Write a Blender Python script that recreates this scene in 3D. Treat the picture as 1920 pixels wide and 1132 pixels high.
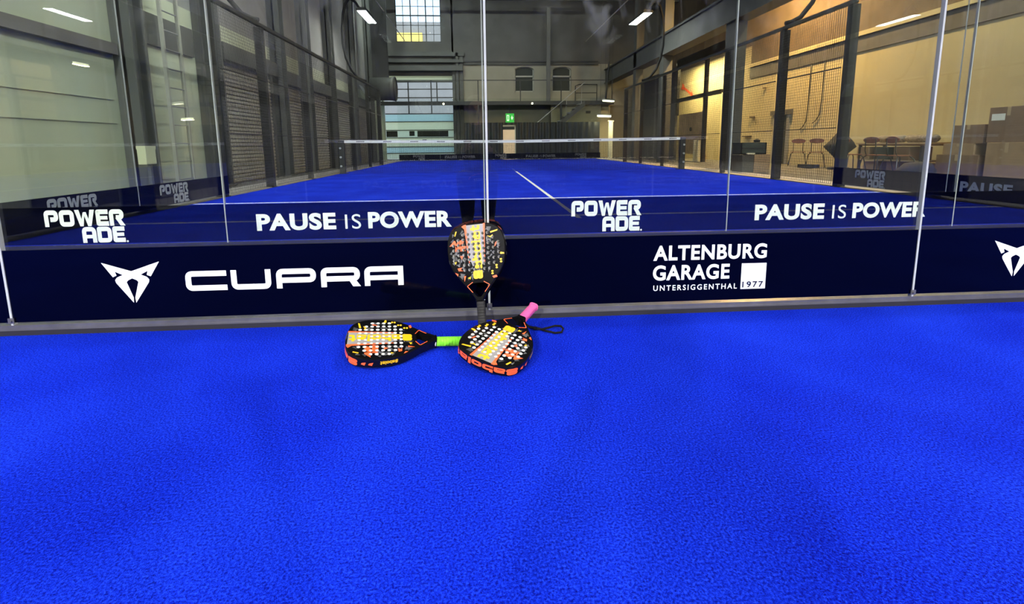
import bpy, bmesh, math, random
from mathutils import Vector, Matrix
random.seed(7)
for o in list(bpy.data.objects): bpy.data.objects.remove(o)
S = bpy.context.scene
COL = S.collection
PI = math.pi
# ------------------------------------------------------------------ camera
F_PX, PP_Y = 891.5, 402.1
YAW, PITCH, ROLL = 0.0647, 0.1460, 0.0103
CAM = Vector((-1.0273, -2.0462, 0.7725))
fw = Vector((math.sin(YAW)*math.cos(PITCH), math.cos(YAW)*math.cos(PITCH), -math.sin(PITCH)))
rt = Vector((math.cos(YAW), -math.sin(YAW), 0)); dn = fw.cross(rt)
r2 = rt*math.cos(ROLL)+dn*math.sin(ROLL); d2 = -rt*math.sin(ROLL)+dn*math.cos(ROLL)
cd = bpy.data.cameras.new('camera'); cam = bpy.data.objects.new('camera', cd); COL.objects.link(cam)
M3 = Matrix((r2, -d2, -fw)).transposed()
cam.matrix_world = Matrix.Translation(CAM) @ M3.to_4x4()
cd.sensor_fit = 'HORIZONTAL'; cd.sensor_width = 36.0; cd.lens = 36.0*F_PX/1920
cd.shift_y = -(566-PP_Y)/1920; cd.clip_start = 0.02; cd.clip_end = 300
S.camera = cam
# ------------------------------------------------------------------ world, exposure
W = bpy.data.worlds.new('world'); S.world = W; W.use_nodes = True
bg = W.node_tree.nodes['Background']
sky = W.node_tree.nodes.new('ShaderNodeTexSky'); sky.sky_type = 'HOSEK_WILKIE'
sky.sun_direction = (0.3, -0.6, 0.74); sky.turbidity = 8; sky.ground_albedo = .5
W.node_tree.links.new(sky.outputs[0], bg.inputs['Color']); bg.inputs['Strength'].default_value = 15.0
S.view_settings.view_transform = 'Standard'; S.view_settings.look = 'None'
S.view_settings.exposure = 0.0; S.view_settings.gamma = 1.0; S.view_settings.use_curve_mapping = False
S.cycles.use_denoising = True
S.cycles.max_bounces = 10; S.cycles.transparent_max_bounces = 40; S.cycles.glossy_bounces = 5
S.cycles.sample_clamp_indirect = 4.0
S.cycles.caustics_reflective = False; S.cycles.caustics_refractive = False

# ------------------------------------------------------------------ helpers
def tag(o, label=None, cat=None, group=None, kind=None):
    if label: o['label'] = label
    if cat: o['category'] = cat
    if group: o['group'] = group
    if kind: o['kind'] = kind
    return o
def empty(name, loc=(0, 0, 0), rot=None):
    o = bpy.data.objects.new(name, None); COL.objects.link(o); o.location = loc; o.empty_display_size = .1
    if rot: o.rotation_euler = rot
    return o
def copy_tree(o, parent=None):
    c = o.copy(); COL.objects.link(c)
    if parent: c.parent = parent
    for ch in o.children: copy_tree(ch, c)
    return c
class MB:
    def __init__(s): s.v = []; s.f = []; s.m = []
    def add(s, vs, fs, mi=0):
        n = len(s.v); s.v += [tuple(v) for v in vs]
        for f in fs: s.f.append([i+n for i in f]); s.m.append(mi)
        return s
    def box(s, x0, x1, y0, y1, z0, z1, mi=0):
        v = [(x0,y0,z0),(x1,y0,z0),(x1,y1,z0),(x0,y1,z0),(x0,y0,z1),(x1,y0,z1),(x1,y1,z1),(x0,y1,z1)]
        return s.add(v, [(0,3,2,1),(4,5,6,7),(0,1,5,4),(1,2,6,5),(2,3,7,6),(3,0,4,7)], mi)
    def bar(s, a, b, r, n=8, mi=0): return s.tube([a, b], r, n, mi)
    def tube(s, pts, r, n=10, mi=0, closed=False):
        pts = [Vector(p) for p in pts]; rings = []; k = len(pts)
        rs = r if isinstance(r, (list, tuple)) else [r]*k
        prev = None
        for i, p in enumerate(pts):
            if closed: t = pts[(i+1) % k]-pts[i-1]
            else: t = pts[min(i+1, k-1)]-pts[max(i-1, 0)]
            t.normalize()
            if prev is None:
                a = Vector((0, 0, 1)) if abs(t.z) < .9 else Vector((1, 0, 0)); u = t.cross(a).normalized()
            else: u = (prev - t*prev.dot(t)).normalized()
            prev = u; w = t.cross(u)
            off = PI/n if n == 4 else 0
            rings.append([p+(u*math.cos(2*PI*j/n+off)+w*math.sin(2*PI*j/n+off))*rs[i] for j in range(n)])
        vs = [q for R_ in rings for q in R_]; fs = []
        for i in range(k if closed else k-1):
            i2 = (i+1) % k
            for j in range(n): fs.append((i*n+j, i*n+(j+1) % n, i2*n+(j+1) % n, i2*n+j))
        if not closed: fs += [tuple(range(n))[::-1], tuple((k-1)*n+j for j in range(n))]
        return s.add(vs, fs, mi)
    def prism(s, poly, y0, y1, mi=0, axis='y'):
        n = len(poly)
        P = {'y': lambda a, b, c: (a, c, b), 'x': lambda a, b, c: (c, a, b), 'z': lambda a, b, c: (a, b, c)}[axis]
        v = [P(a, b, y0) for a, b in poly]+[P(a, b, y1) for a, b in poly]
        f = [tuple(range(n)), tuple(range(n, 2*n))[::-1]]+[(i, i+n, (i+1) % n+n, (i+1) % n) for i in range(n)]
        return s.add(v, f, mi)
    def build(s, name, mat, parent=None, loc=None, smooth=False, bevel=0):
        me = bpy.data.meshes.new(name); me.from_pydata(s.v, [], s.f)
        for m in (mat if isinstance(mat, (list, tuple)) else [mat]): me.materials.append(m)
        for p, mi in zip(me.polygons, s.m): p.material_index = mi; p.use_smooth = smooth
        bm = bmesh.new(); bm.from_mesh(me); bmesh.ops.recalc_face_normals(bm, faces=bm.faces); bm.to_mesh(me); bm.free()
        o = bpy.data.objects.new(name, me); COL.objects.link(o)
        if parent: o.parent = parent
        if loc: o.location = loc
        if bevel:
            b = o.modifiers.new('bevel', 'BEVEL'); b.width = bevel; b.segments = 2; b.limit_method = 'ANGLE'
        return o
ORD = ['first', 'second', 'third', 'fourth', 'fifth', 'sixth', 'seventh', 'eighth', 'ninth', 'tenth']

# ------------------------------------------------------------------ materials
def mat(name, col, rough=.5, metal=0, spec=.5, emit=None, es=0, coat=0, noise=0, nscale=20, bump=0, bscale=200):
    m = bpy.data.materials.new(name); m.use_nodes = True; nt = m.node_tree; b = nt.nodes['Principled BSDF']
    b.inputs['Base Color'].default_value = (*col, 1); b.inputs['Roughness'].default_value = rough
    b.inputs['Metallic'].default_value = metal; b.inputs['Specular IOR Level'].default_value = spec
    b.inputs['Coat Weight'].default_value = coat; b.inputs['Coat Roughness'].default_value = .03
    if emit: b.inputs['Emission Color'].default_value = (*emit, 1); b.inputs['Emission Strength'].default_value = es
    if noise or bump:
        tc = nt.nodes.new('ShaderNodeTexCoord')
    if noise:
        n = nt.nodes.new('ShaderNodeTexNoise'); n.inputs['Scale'].default_value = nscale; n.inputs['Detail'].default_value = 6
        nt.links.new(tc.outputs['Object'], n.inputs['Vector'])
        r = nt.nodes.new('ShaderNodeMapRange'); r.inputs['From Min'].default_value = .25; r.inputs['From Max'].default_value = .75
        r.inputs['To Min'].default_value = 1-noise; r.inputs['To Max'].default_value = 1+noise
        nt.links.new(n.outputs['Fac'], r.inputs['Value'])
        mx = nt.nodes.new('ShaderNodeVectorMath'); mx.operation = 'SCALE'; mx.inputs[0].default_value = col
        nt.links.new(r.outputs['Result'], mx.inputs['Scale']); nt.links.new(mx.outputs[0], b.inputs['Base Color'])
    if bump:
        n2 = nt.nodes.new('ShaderNodeTexNoise'); n2.inputs['Scale'].default_value = bscale
        nt.links.new(tc.outputs['Object'], n2.inputs['Vector'])
        bp = nt.nodes.new('ShaderNodeBump'); bp.inputs['Strength'].default_value = bump; bp.inputs['Distance'].default_value = .004
        nt.links.new(n2.outputs['Fac'], bp.inputs['Height']); nt.links.new(bp.outputs['Normal'], b.inputs['Normal'])
    return m
def glass_mat(name, tint, smudge=False, refl=1.0, F0=.062):
    """clear pane: Fresnel mirror over a tinted see-through sheet; greasy hand marks as pale dirt"""
    m = bpy.data.materials.new(name); m.use_nodes = True; nt = m.node_tree; N = nt.nodes; L = nt.links
    for n in list(N): N.remove(n)
    out = N.new('ShaderNodeOutputMaterial'); tr = N.new('ShaderNodeBsdfTransparent'); tr.inputs[0].default_value = (*tint, 1)
    gl = N.new('ShaderNodeBsdfGlossy'); gl.inputs['Roughness'].default_value = 0.0; gl.inputs[0].default_value = (refl, refl, refl, 1)
    ge = N.new('ShaderNodeNewGeometry'); d = N.new('ShaderNodeVectorMath'); d.operation = 'DOT_PRODUCT'
    L.new(ge.outputs['Normal'], d.inputs[0]); L.new(ge.outputs['Incoming'], d.inputs[1])
    ab = N.new('ShaderNodeMath'); ab.operation = 'ABSOLUTE'; L.new(d.outputs['Value'], ab.inputs[0])
    on = N.new('ShaderNodeMath'); on.operation = 'SUBTRACT'; on.inputs[0].default_value = 1; L.new(ab.outputs[0], on.inputs[1])
    pw = N.new('ShaderNodeMath'); pw.operation = 'POWER'; pw.inputs[1].default_value = 5; L.new(on.outputs[0], pw.inputs[0])
    ma = N.new('ShaderNodeMath'); ma.operation = 'MULTIPLY_ADD'; ma.inputs[1].default_value = 1-F0; ma.inputs[2].default_value = F0
    L.new(pw.outputs[0], ma.inputs[0])
    mx = N.new('ShaderNodeMixShader'); L.new(ma.outputs[0], mx.inputs[0]); L.new(tr.outputs[0], mx.inputs[1]); L.new(gl.outputs[0], mx.inputs[2])
    last = mx
    if smudge:
        tc = N.new('ShaderNodeTexCoord'); mp = N.new('ShaderNodeMapping')
        mp.inputs['Scale'].default_value = (5.5, 1, 2.6); mp.inputs['Rotation'].default_value = (0, .45, 0)
        L.new(tc.outputs['Object'], mp.inputs['Vector'])
        n1 = N.new('ShaderNodeTexNoise'); n1.inputs['Scale'].default_value = 2.2; n1.inputs['Detail'].default_value = 5; n1.inputs['Distortion'].default_value = .8
        L.new(mp.outputs[0], n1.inputs['Vector'])
        r1 = N.new('ShaderNodeMapRange'); r1.inputs['From Min'].default_value = .53; r1.inputs['From Max'].default_value = .78; L.new(n1.outputs['Fac'], r1.inputs['Value'])
        sx = N.new('ShaderNodeSeparateXYZ'); L.new(tc.outputs['Object'], sx.inputs[0])
        rz = N.new('ShaderNodeMapRange'); rz.inputs['From Min'].default_value = 1.05; rz.inputs['From Max'].default_value = 1.5; L.new(sx.outputs['Z'], rz.inputs['Value'])
        k = N.new('ShaderNodeMath'); k.operation = 'MULTIPLY'; L.new(r1.outputs[0], k.inputs[0]); L.new(rz.outputs[0], k.inputs[1])
        bl = N.new('ShaderNodeVectorMath'); bl.operation = 'DISTANCE'; sc_ = N.new('ShaderNodeVectorMath'); sc_.operation = 'MULTIPLY'
        sc_.inputs[1].default_value = (1, 0, 1.15); L.new(tc.outputs['Object'], sc_.inputs[0]); L.new(sc_.outputs[0], bl.inputs[0]); bl.inputs[1].default_value = (-.33, 0, 1.33*1.15)
        rb = N.new('ShaderNodeMapRange'); rb.inputs['From Min'].default_value = .38; rb.inputs['From Max'].default_value = .05; rb.inputs['To Min'].default_value = .04; rb.inputs['To Max'].default_value = .15
        L.new(bl.outputs['Value'], rb.inputs['Value'])
        k2 = N.new('ShaderNodeMath'); k2.operation = 'MULTIPLY'; L.new(rb.outputs[0], k2.inputs[1]); L.new(k.outputs[0], k2.inputs[0])
        df = N.new('ShaderNodeBsdfDiffuse'); df.inputs[0].default_value = (.7, .72, .74, 1)
        m2 = N.new('ShaderNodeMixShader'); L.new(k2.outputs[0], m2.inputs[0]); L.new(mx.outputs[0], m2.inputs[1]); L.new(df.outputs[0], m2.inputs[2]); last = m2
    L.new(last.outputs[0], out.inputs[0]); return m
def turf_mat(name):
    m = bpy.data.materials.new(name); m.use_nodes = True; nt = m.node_tree; N = nt.nodes; L = nt.links; b = N['Principled BSDF']
    tc = N.new('ShaderNodeTexCoord')
    n1 = N.new('ShaderNodeTexNoise'); n1.inputs['Scale'].default_value = 190; n1.inputs['Detail'].default_value = 3; n1.inputs['Roughness'].default_value = .7
    L.new(tc.outputs['Object'], n1.inputs['Vector'])
    n3 = N.new('ShaderNodeTexNoise'); n3.inputs['Scale'].default_value = 1.6; n3.inputs['Detail'].default_value = 4
    L.new(tc.outputs['Object'], n3.inputs['Vector'])
    ad = N.new('ShaderNodeMath'); ad.operation = 'MULTIPLY_ADD'; ad.inputs[1].default_value = .28; L.new(n3.outputs['Fac'], ad.inputs[0]); L.new(n1.outputs['Fac'], ad.inputs[2])
    cr = N.new('ShaderNodeValToRGB'); e = cr.color_ramp.elements
    e[0].position = .47; e[0].color = (.0003, .002, .25, 1); e[1].position = .82; e[1].color = (.016, .070, .97, 1)
    e2 = cr.color_ramp.elements.new(.63); e2.color = (.002, .021, .60, 1)
    L.new(ad.outputs[0], cr.inputs[0]); L.new(cr.outputs[0], b.inputs['Base Color'])
    b.inputs['Roughness'].default_value = .95; b.inputs['Specular IOR Level'].default_value = .08
    bp = N.new('ShaderNodeBump'); bp.inputs['Strength'].default_value = 1.0; bp.inputs['Distance'].default_value = .008
    L.new(n1.outputs['Fac'], bp.inputs['Height']); L.new(bp.outputs['Normal'], b.inputs['Normal'])
    return m
def emis(name, col, s):
    m = bpy.data.materials.new(name); m.use_nodes = True; nt = m.node_tree
    for n in list(nt.nodes): nt.nodes.remove(n)
    o = nt.nodes.new('ShaderNodeOutputMaterial'); e = nt.nodes.new('ShaderNodeEmission'); e.inputs[0].default_value = (*col, 1); e.inputs[1].default_value = s
    nt.links.new(e.outputs[0], o.inputs[0]); return m
G_OWN = glass_mat('glass_clear', (.965, .985, .975), smudge=True)
G_FAR = glass_mat('glass_far', (.965, .985, .975), F0=.045)
M = dict(
 turf=turf_mat('blue_turf'), navy=mat('navy_foil', (.0004, .0007, .0045), .08, coat=.0, spec=.13),
 white=mat('white_foil', (.86, .90, .87), .35, noise=.02, nscale=8), dimmed=mat('dimmed_white_print', (.10, .105, .11), .6), dimmedside=mat('dimmed_side_print', (.30, .33, .335), .5), mattblack=mat('matt_black', (.012, .012, .012), .8, spec=.12), ink=mat('navy_ink', (.002, .003, .02), .4),  # two darker prints are white lettering with weak light put into the colour
 line=mat('court_line', (.88, .90, .91), .9, noise=.08, nscale=90),
 seal=mat('clear_seal', (.42, .44, .43), .25, noise=.12, nscale=9), alu=mat('aluminium', (.20, .195, .185), .38, metal=.7, noise=.18, nscale=14),
 blackstrip=mat('black_rubber', (.011, .010, .012), .6, noise=.25, nscale=12), steel=mat('grey_steel', (.28, .28, .27), .45, metal=.4),
 black=mat('black_paint', (.016, .017, .016), .5, noise=.15, nscale=6), wire=mat('black_wire', (.02, .021, .02), .5),
 tape=mat('net_tape', (.80, .81, .80), .7, noise=.05), net=mat('net_cord', (.012, .012, .014), .8),
 darkwall=mat('dark_wall', (.095, .094, .088), .85, noise=.2, nscale=1.2), olivewall=mat('olive_wall', (.27, .255, .20), .85, noise=.1, nscale=1.5),
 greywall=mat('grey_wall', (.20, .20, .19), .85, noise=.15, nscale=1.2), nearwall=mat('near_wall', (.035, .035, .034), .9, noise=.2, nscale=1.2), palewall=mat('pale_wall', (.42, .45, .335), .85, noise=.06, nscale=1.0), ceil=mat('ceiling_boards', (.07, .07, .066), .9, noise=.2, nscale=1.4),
 floor=mat('concrete', (.085, .082, .07), .8, noise=.15, nscale=2), kerb=mat('kerb_concrete', (.42, .40, .39), .8, noise=.1, nscale=4),
 cream=mat('cream_wall', (.46, .41, .25), .85, noise=.06, nscale=1.3), brown=mat('brown_boards', (.105, .078, .052), .8, noise=.25, nscale=2),
 grbeam=mat('grey_brown_beam', (.085, .08, .072), .7, noise=.15, nscale=2), coldark=mat('column_paint', (.075, .078, .072), .6, noise=.15, nscale=2),
 shutter=mat('shutter_slat', (.34, .34, .285), .6, noise=.1, nscale=2), mint=mat('mint_panel', (.42, .56, .47), .6, noise=.06, nscale=1.5),
 teal=mat('teal_panel', (.33, .52, .56), .6), palepanel=mat('pale_panel', (.52, .60, .50), .6), dkpane=mat('dark_pane', (.04, .045, .04), .5, spec=.1),
 beige=mat('glowing_beige_door', (.72, .53, .36), .6, emit=(1, .66, .38), es=.42), ply=mat('plywood', (.36, .25, .13), .75, noise=.22, nscale=3), red=mat('red_arrow', (.75, .10, .03), .5),  # beige door given its own glow, standing in for light behind it
 exitg=mat('exit_green', (.02, .35, .04), .5, emit=(.05, .62, .07), es=.75), exitw=mat('exit_white', (.8, .9, .8), .5, emit=(.75, .95, .72), es=.9),
 yellowpost=mat('pale_yellow_paint', (.66, .62, .44), .5), card=mat('cardboard', (.33, .22, .125), .85, noise=.12, nscale=5), cardd=mat('cardboard_dark', (.20, .125, .075), .85, noise=.15, nscale=5),
 brownred=mat('brown_red_shell', (.17, .06, .04), .45), tube=mat('chair_tube', (.05, .048, .045), .4, metal=.5), wood=mat('table_wood', (.42, .31, .18), .6, noise=.15, nscale=4),
 blackcloth=mat('black_cloth', (.02, .021, .024), .9), rug=mat('patterned_roll', (.20, .17, .13), .9, noise=.6, nscale=26), grn=mat('dark_green_crate', (.035, .05, .045), .6),
 cable=mat('rubber_cable', (.022, .021, .02), .6), conduit=mat('pale_conduit', (.40, .38, .35), .5), box=mat('pale_box', (.62, .63, .42), .5),
 galv=mat('galvanised', (.55, .58, .58), .4, metal=.5), led=emis('led_white', (1, 1, .97), 40), warm=emis('tube_warm', (1, .93, .66), 9), spot=emis('spot_warm', (1, .86, .6), 8),
 dull=emis('tube_dim', (1, .95, .72), 2.2), outgrey=mat('outside_wall', (.20, .195, .23), .9, noise=.1, nscale=.6), outyel=mat('outside_yellow', (.75, .55, .16), .9), ground=mat('outside_ground', (.3, .3, .3), .9),
 rk_black=mat('racket_black', (.0035, .0035, .004), .12, spec=.3, coat=.1), rk_grey=mat('racket_grey', (.27, .255, .26), .3), rk_or=mat('racket_orange', (.95, .12, .025), .35),
 rk_ye=mat('racket_yellow', (.80, .46, .006), .35), rk_dk=mat('racket_dark_grey', (.035, .035, .038), .35), rk_white=mat('hole_white', (.85, .84, .80), .5),
 rk_mid=mat('racket_mid_grey', (.08, .08, .085), .35), grip_g=mat('grip_green', (.20, .72, .025), .65, bump=.25, bscale=300), grip_p=mat('grip_pink', (.82, .11, .36), .65, bump=.25, bscale=300),
 grip_k=mat('grip_black', (.016, .015, .014), .75, bump=.25, bscale=300), collar=mat('collar_tape', (.72, .70, .60), .45), strap=mat('strap_black', (.006, .006, .007), .8, spec=.1),
 trouser=mat('dark_trousers', (.02, .02, .021), .9), jacket=mat('dark_jacket', (.016, .016, .018), .9), skin=mat('skin', (.45, .25, .17), .6), hair=mat('dark_hair', (.02, .014, .01), .6),
)
def translucent(name, col, t=.95):
    m = bpy.data.materials.new(name); m.use_nodes = True; nt = m.node_tree
    for n in list(nt.nodes): nt.nodes.remove(n)
    o = nt.nodes.new('ShaderNodeOutputMaterial'); d = nt.nodes.new('ShaderNodeBsdfDiffuse'); d.inputs[0].default_value = (*col, 1)
    tr = nt.nodes.new('ShaderNodeBsdfTranslucent'); tr.inputs[0].default_value = (*col, 1); mx = nt.nodes.new('ShaderNodeMixShader'); mx.inputs[0].default_value = t
    nt.links.new(d.outputs[0], mx.inputs[1]); nt.links.new(tr.outputs[0], mx.inputs[2]); nt.links.new(mx.outputs[0], o.inputs[0]); return m
M['mint'] = translucent('mint_panel', (.80, .84, .58)); M['teal'] = translucent('teal_panel', (.58, .78, .70)); M['palepanel'] = translucent('pale_panel', (.88, .88, .55))

# ------------------------------------------------------------------ 2D lettering
def fillet(pts, r, k=5):
    out = []; n = len(pts)
    for i, p in enumerate(pts):
        if i in (0, n-1) or r <= 0: out.append(Vector(p)); continue
        a, b, c = Vector(pts[i-1]), Vector(p), Vector(pts[i+1])
        u = (a-b); w = (c-b); rr = min(r, u.length*.49, w.length*.49)
        p0 = b+u.normalized()*rr; p1 = b+w.normalized()*rr
        for j in range(k+1):
            t = j/k; out.append(p0*(1-t)**2+b*2*t*(1-t)+p1*t*t)
    return out
class Pen:
    """letter shapes as flat polygons in (x, height)"""
    def __init__(s): s.polys = []
    def poly(s, *pts): s.polys.append([Vector(p) for p in pts]); return s
    def rect(s, x0, y0, x1, y1): return s.poly((x0, y0), (x1, y0), (x1, y1), (x0, y1))
    def stroke(s, pts, t, r=0, t2=None):
        q = fillet([Vector(p) for p in pts], r); n = len(q); L_, R_ = [], []
        for i in range(n):
            d0 = (q[i]-q[i-1]).normalized() if i else (q[1]-q[0]).normalized()
            d1 = (q[i+1]-q[i]).normalized() if i < n-1 else d0
            n0 = Vector((-d0.y, d0.x)); n1 = Vector((-d1.y, d1.x)); m = (n0+n1)
            m = m/ max(.3, (1+n0.dot(n1)))
            L_.append(q[i]+m*t/2); R_.append(q[i]-m*t/2)
        for i in range(n-1): s.poly(L_[i], L_[i+1], R_[i+1], R_[i])
        return s
    def ring(s, x0, y0, x1, y1, t, r):
        h = t/2; x0 += h; y0 += h; x1 -= h; y1 -= h; mx = (x0+x1)/2
        s.stroke([(mx, y0), (x1, y0), (x1, y1), (mx, y1)], t, r); s.stroke([(mx, y1), (x0, y1), (x0, y0), (mx, y0)], t, r); return s
    def put(s, other, dx=0, dy=0, sx=1, sy=1, sh=0):
        for p in other.polys: s.polys.append([Vector((dx+v.x*sx+v.y*sh, dy+v.y*sy)) for v in p])
        return s
def pw_glyph(c, t=.28):
    g = Pen(); h = t/2
    if c == 'P': w = .93; g.stroke([(h, 0), (h, 1-h), (w-h, 1-h), (w-h, .30+h), (.40, .30+h)], t, .17)
    if c == 'O': w = .98; g.ring(0, 0, w, 1, t, .2)
    if c == 'W':
        w = 1.32; g.poly((0, 1), (.30, 1), (.44, .38), (.50, 0), (.28, 0)); g.poly((.50, 0), (.30, 0), (.54, .82), (.66, .82))
        g.poly((.56, .86), (.76, .86), (1.0, 0), (.80, 0)); g.poly((w, 1), (w-.30, 1), (.86, .38), (.80, 0), (1.02, 0))
    if c == 'E':
        w = .82; g.stroke([(w, 1-h), (h, 1-h), (h, h), (w, h)], t, .03); g.rect(h, .5-.11, w-.06, .5+.11)
    if c == 'R':
        w = .97; g.stroke([(h, 0), (h, 1-h), (w-h, 1-h), (w-h, .36+h), (.45, .36+h)], t, .17); g.poly((.40, .48), (.70, .48), (w+.06, 0), (w-.27, 0))
    if c == 'A':
        w = .95; g.stroke([(h, 0), (h, 1-h), (w-h, 1-h), (w-h, 0)], t, .2); g.rect(h, .28, w-h, .50)
    if c == 'D':
        w = .97; m = .4; g.stroke([(m, h), (h, h), (h, 1-h), (m, 1-h)], t, .03); g.stroke([(m, 1-h), (w-h, 1-h), (w-h, h), (m, h)], t, .2)
    return g, w
def word(gl, text, gap):
    P = Pen(); x = 0
    for c in text:
        g, w = gl(c); P.put(g, x); x += w+gap
    return P, x-gap
def fit(P, w, x0, x1, z0, z1, sh=0): return Pen().put(P, x0, z0, (x1-x0)/w, (z1-z0), sh)
def powerade_words():
    a, w = word(pw_glyph, 'POWER', .06); P = fit(a, w, -.302, .270, .192, .318)
    b, w = word(pw_glyph, 'ADE', .06); Q = fit(b, w, -.046, .264, .064, .186)
    k = [(.277+.008*math.cos(i*PI/5), .070+.008*math.sin(i*PI/5)) for i in range(10)]; Q.poly(*k)
    return [P, Q]
def cu_glyphs():
    P = Pen(); t = .0235; z0, z1 = .170, .256; h = t/2
    P.stroke([(-2.117, z1-h), (-2.286+h, z1-h), (-2.286+h, z0+h), (-2.117, z0+h)], t, .018)
    P.stroke([(-2.099+h, z1), (-2.099+h, z0+h), (-1.934-h, z0+h), (-1.934-h, z1)], t, .018)
    P.stroke([(-1.912+h, z0), (-1.912+h, z1-h), (-1.745-h, z1-h), (-1.745-h, z0+.024+h), (-1.912+h, z0+.024+h)], t, .018)
    P.stroke([(-1.725+h, z0), (-1.725+h, z1-h), (-1.559-h, z1-h), (-1.559-h, z0+.024+h), (-1.725+h, z0+.024+h)], t, .018)
    P.poly((-1.605, z0+.026), (-1.575, z0+.026), (-1.557, z0), (-1.590, z0))
    P.stroke([(-1.540+h, z0), (-1.540+h, z1-h), (-1.373-h*.02, z1-h)], t, .018); P.rect(-1.373-t, z0, -1.373, z1); P.rect(-1.53, z0+.025, -1.375, z0+.046)
    return P
def emblem(cx):
    P = Pen()
    for s in (-1, 1):
        P.poly(*[(cx+s*x, z) for x, z in [(.116, .302), (.076, .239), (.0605, .2455), (.0655, .2625), (.036, .2475), (0, .232), (0, .263)]])
        P.poly(*[(cx+s*x, z) for x, z in [(0, .232), (.036, .2475), (.060, .237), (.0685, .226), (.066, .214), (.005, .126), (.0032, .148), (.0235, .2165), (.017, .224)]])
    return P
def text_pen(body, x0, x1, z0, z1, bold=0.0, space=1.0):
    cu = bpy.data.curves.new('t', 'FONT'); cu.body = body; cu.offset = bold; cu.space_character = space; cu.resolution_u = 5
    o = bpy.data.objects.new('t', cu); COL.objects.link(o); dg = bpy.context.evaluated_depsgraph_get()
    me = bpy.data.meshes.new_from_object(o.evaluated_get(dg)); bpy.data.objects.remove(o); bpy.data.curves.remove(cu)
    xs = [v.co.x for v in me.vertices]; ys = [v.co.y for v in me.vertices]
    ax, bx, ay, by = min(xs), max(xs), min(ys), max(ys); P = Pen()
    for p in me.polygons:
        P.poly(*[(x0+(me.vertices[i].co.x-ax)/(bx-ax)*(x1-x0), z0+(me.vertices[i].co.y-ay)/(by-ay)*(z1-z0)) for i in p.vertices])
    bpy.data.meshes.remove(me); return P
def pen_mesh(P, name, m, parent, y0, y1, xf=None):
    """flat lettering laid in a vertical plane: front skin at y0, back skin at y1"""
    mb = MB(); d = 2e-5 if y0 > 0 else -2e-5
    for i, p in enumerate(P.polys):
        n = len(p)
        mb.add([(v.x, y0+d*(i % 12), v.y) for v in p], [tuple(range(n))])
    o = bpy.data.objects.new(name, bpy.data.meshes.new(name)); o.data.from_pydata(mb.v, [], mb.f); o.data.materials.append(m)
    COL.objects.link(o); o.parent = parent; return o

# ------------------------------------------------------------------ the setting
XL, XR, YB, YF, ZC = -6.4, 9.7, 26.0, -24.0, 9.2
GAP = 1.7244
def struct(name, mb, m, parent=None, **k):
    o = mb.build(name, m, parent, **k)
    if parent is None: o['kind'] = 'structure'
    return o
struct('floor', MB().box(XL-.2, XR+.2, YF-.2, YB+.2, -.30, -.012), M['floor'])
near_turf = struct('floor_near_court', MB().box(-5.03, 5.03, -20, -.002, -.012, 0), M['turf']); near_turf.name = 'floor.001'
far_turf = struct('floor_far_court', MB().box(-5.03, 5.03, GAP, GAP+21.2, -.012, 0), M['turf']); far_turf.name = 'floor.002'
for s, nm in ((-1, 'left'), (1, 'right')):
    struct('trim_1' if s < 0 else 'trim_2', MB().box(min(s*5.06, s*5.72), max(s*5.06, s*5.72), GAP, 23, -.012, .012), M['kerb'])
def court_lines(y_back, s):
    """service line, centre line on the turf; s=+1 towards +Y"""
    mb = MB(); ys = y_back+s*3.02
    mb.box(-5, 5, min(ys, ys+s*.05), max(ys, ys+s*.05), .0005, .003)
    o = mb.build('service_line', M['line'])
    a, b = y_back+s*2.85, y_back+s*(9.97)
    o2 = MB().box(-.025, .025, min(a, b), max(a, b), .0008, .0034).build('centre_line', M['line'])
    return o, o2
a, b = court_lines(GAP, 1)
tag(a, 'white service line painted across the far blue turf, behind the second glass', 'court line'); tag(b, 'white centre line running along the far blue turf to the net', 'court line')
a, b = court_lines(0, -1)
tag(a, 'white service line across the near court, behind the viewpoint', 'court line'); tag(b, 'white centre line of the near court, seen mirrored in the glass', 'court line')
# ceiling and walls
struct('ceiling', MB().box(XL-.2, XR+.2, YF-.2, YB+.2, ZC, ZC+.2), M['ceil'])
struct('wall_front', MB().box(XL-.2, XR+.2, YF-.2, YF, 0, ZC), M['nearwall'])
wall_left = struct('wall_left', MB().box(XL-.2, XL, -.5, YB, -.012, 3.3), M['palewall'])
struct('near_wall', MB().box(XL-.2, XL, YF, -.5, -.012, 3.3), M['nearwall'], wall_left)
struct('upper_wall', MB().box(XL-.2, XL, YF, YB, 3.3, ZC), M['greywall'], wall_left)
wall_right = struct('wall_right', MB().box(XR, XR+.2, -.5, YB, -.012, 3.25), M['cream'])
struct('near_wall', MB().box(XR, XR+.2, YF, -.5, -.012, 3.25), M['nearwall'], wall_right)
struct('beam_band', MB().box(XR-.03, XR+.2, YF, 16.7, 3.25, 3.68), M['grbeam'], wall_right)
struct('bay_wall', MB().box(XR, XR+.2, 16.7, YB, 3.25, 4.5), M['cream'], wall_right)
struct('ledge', MB().box(XR-.08, XR+.2, YF, 16.7, 3.68, 3.80), M['cream'], wall_right)
struct('board_cladding', MB().box(XR, XR+.2, -.5, 16.7, 3.80, ZC).box(XR, XR+.2, 16.7, YB, 4.5, ZC), M['brown'], wall_right)
struct('near_cladding', MB().box(XR, XR+.2, YF, -.5, 3.80, ZC), M['nearwall'], wall_right)
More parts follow.
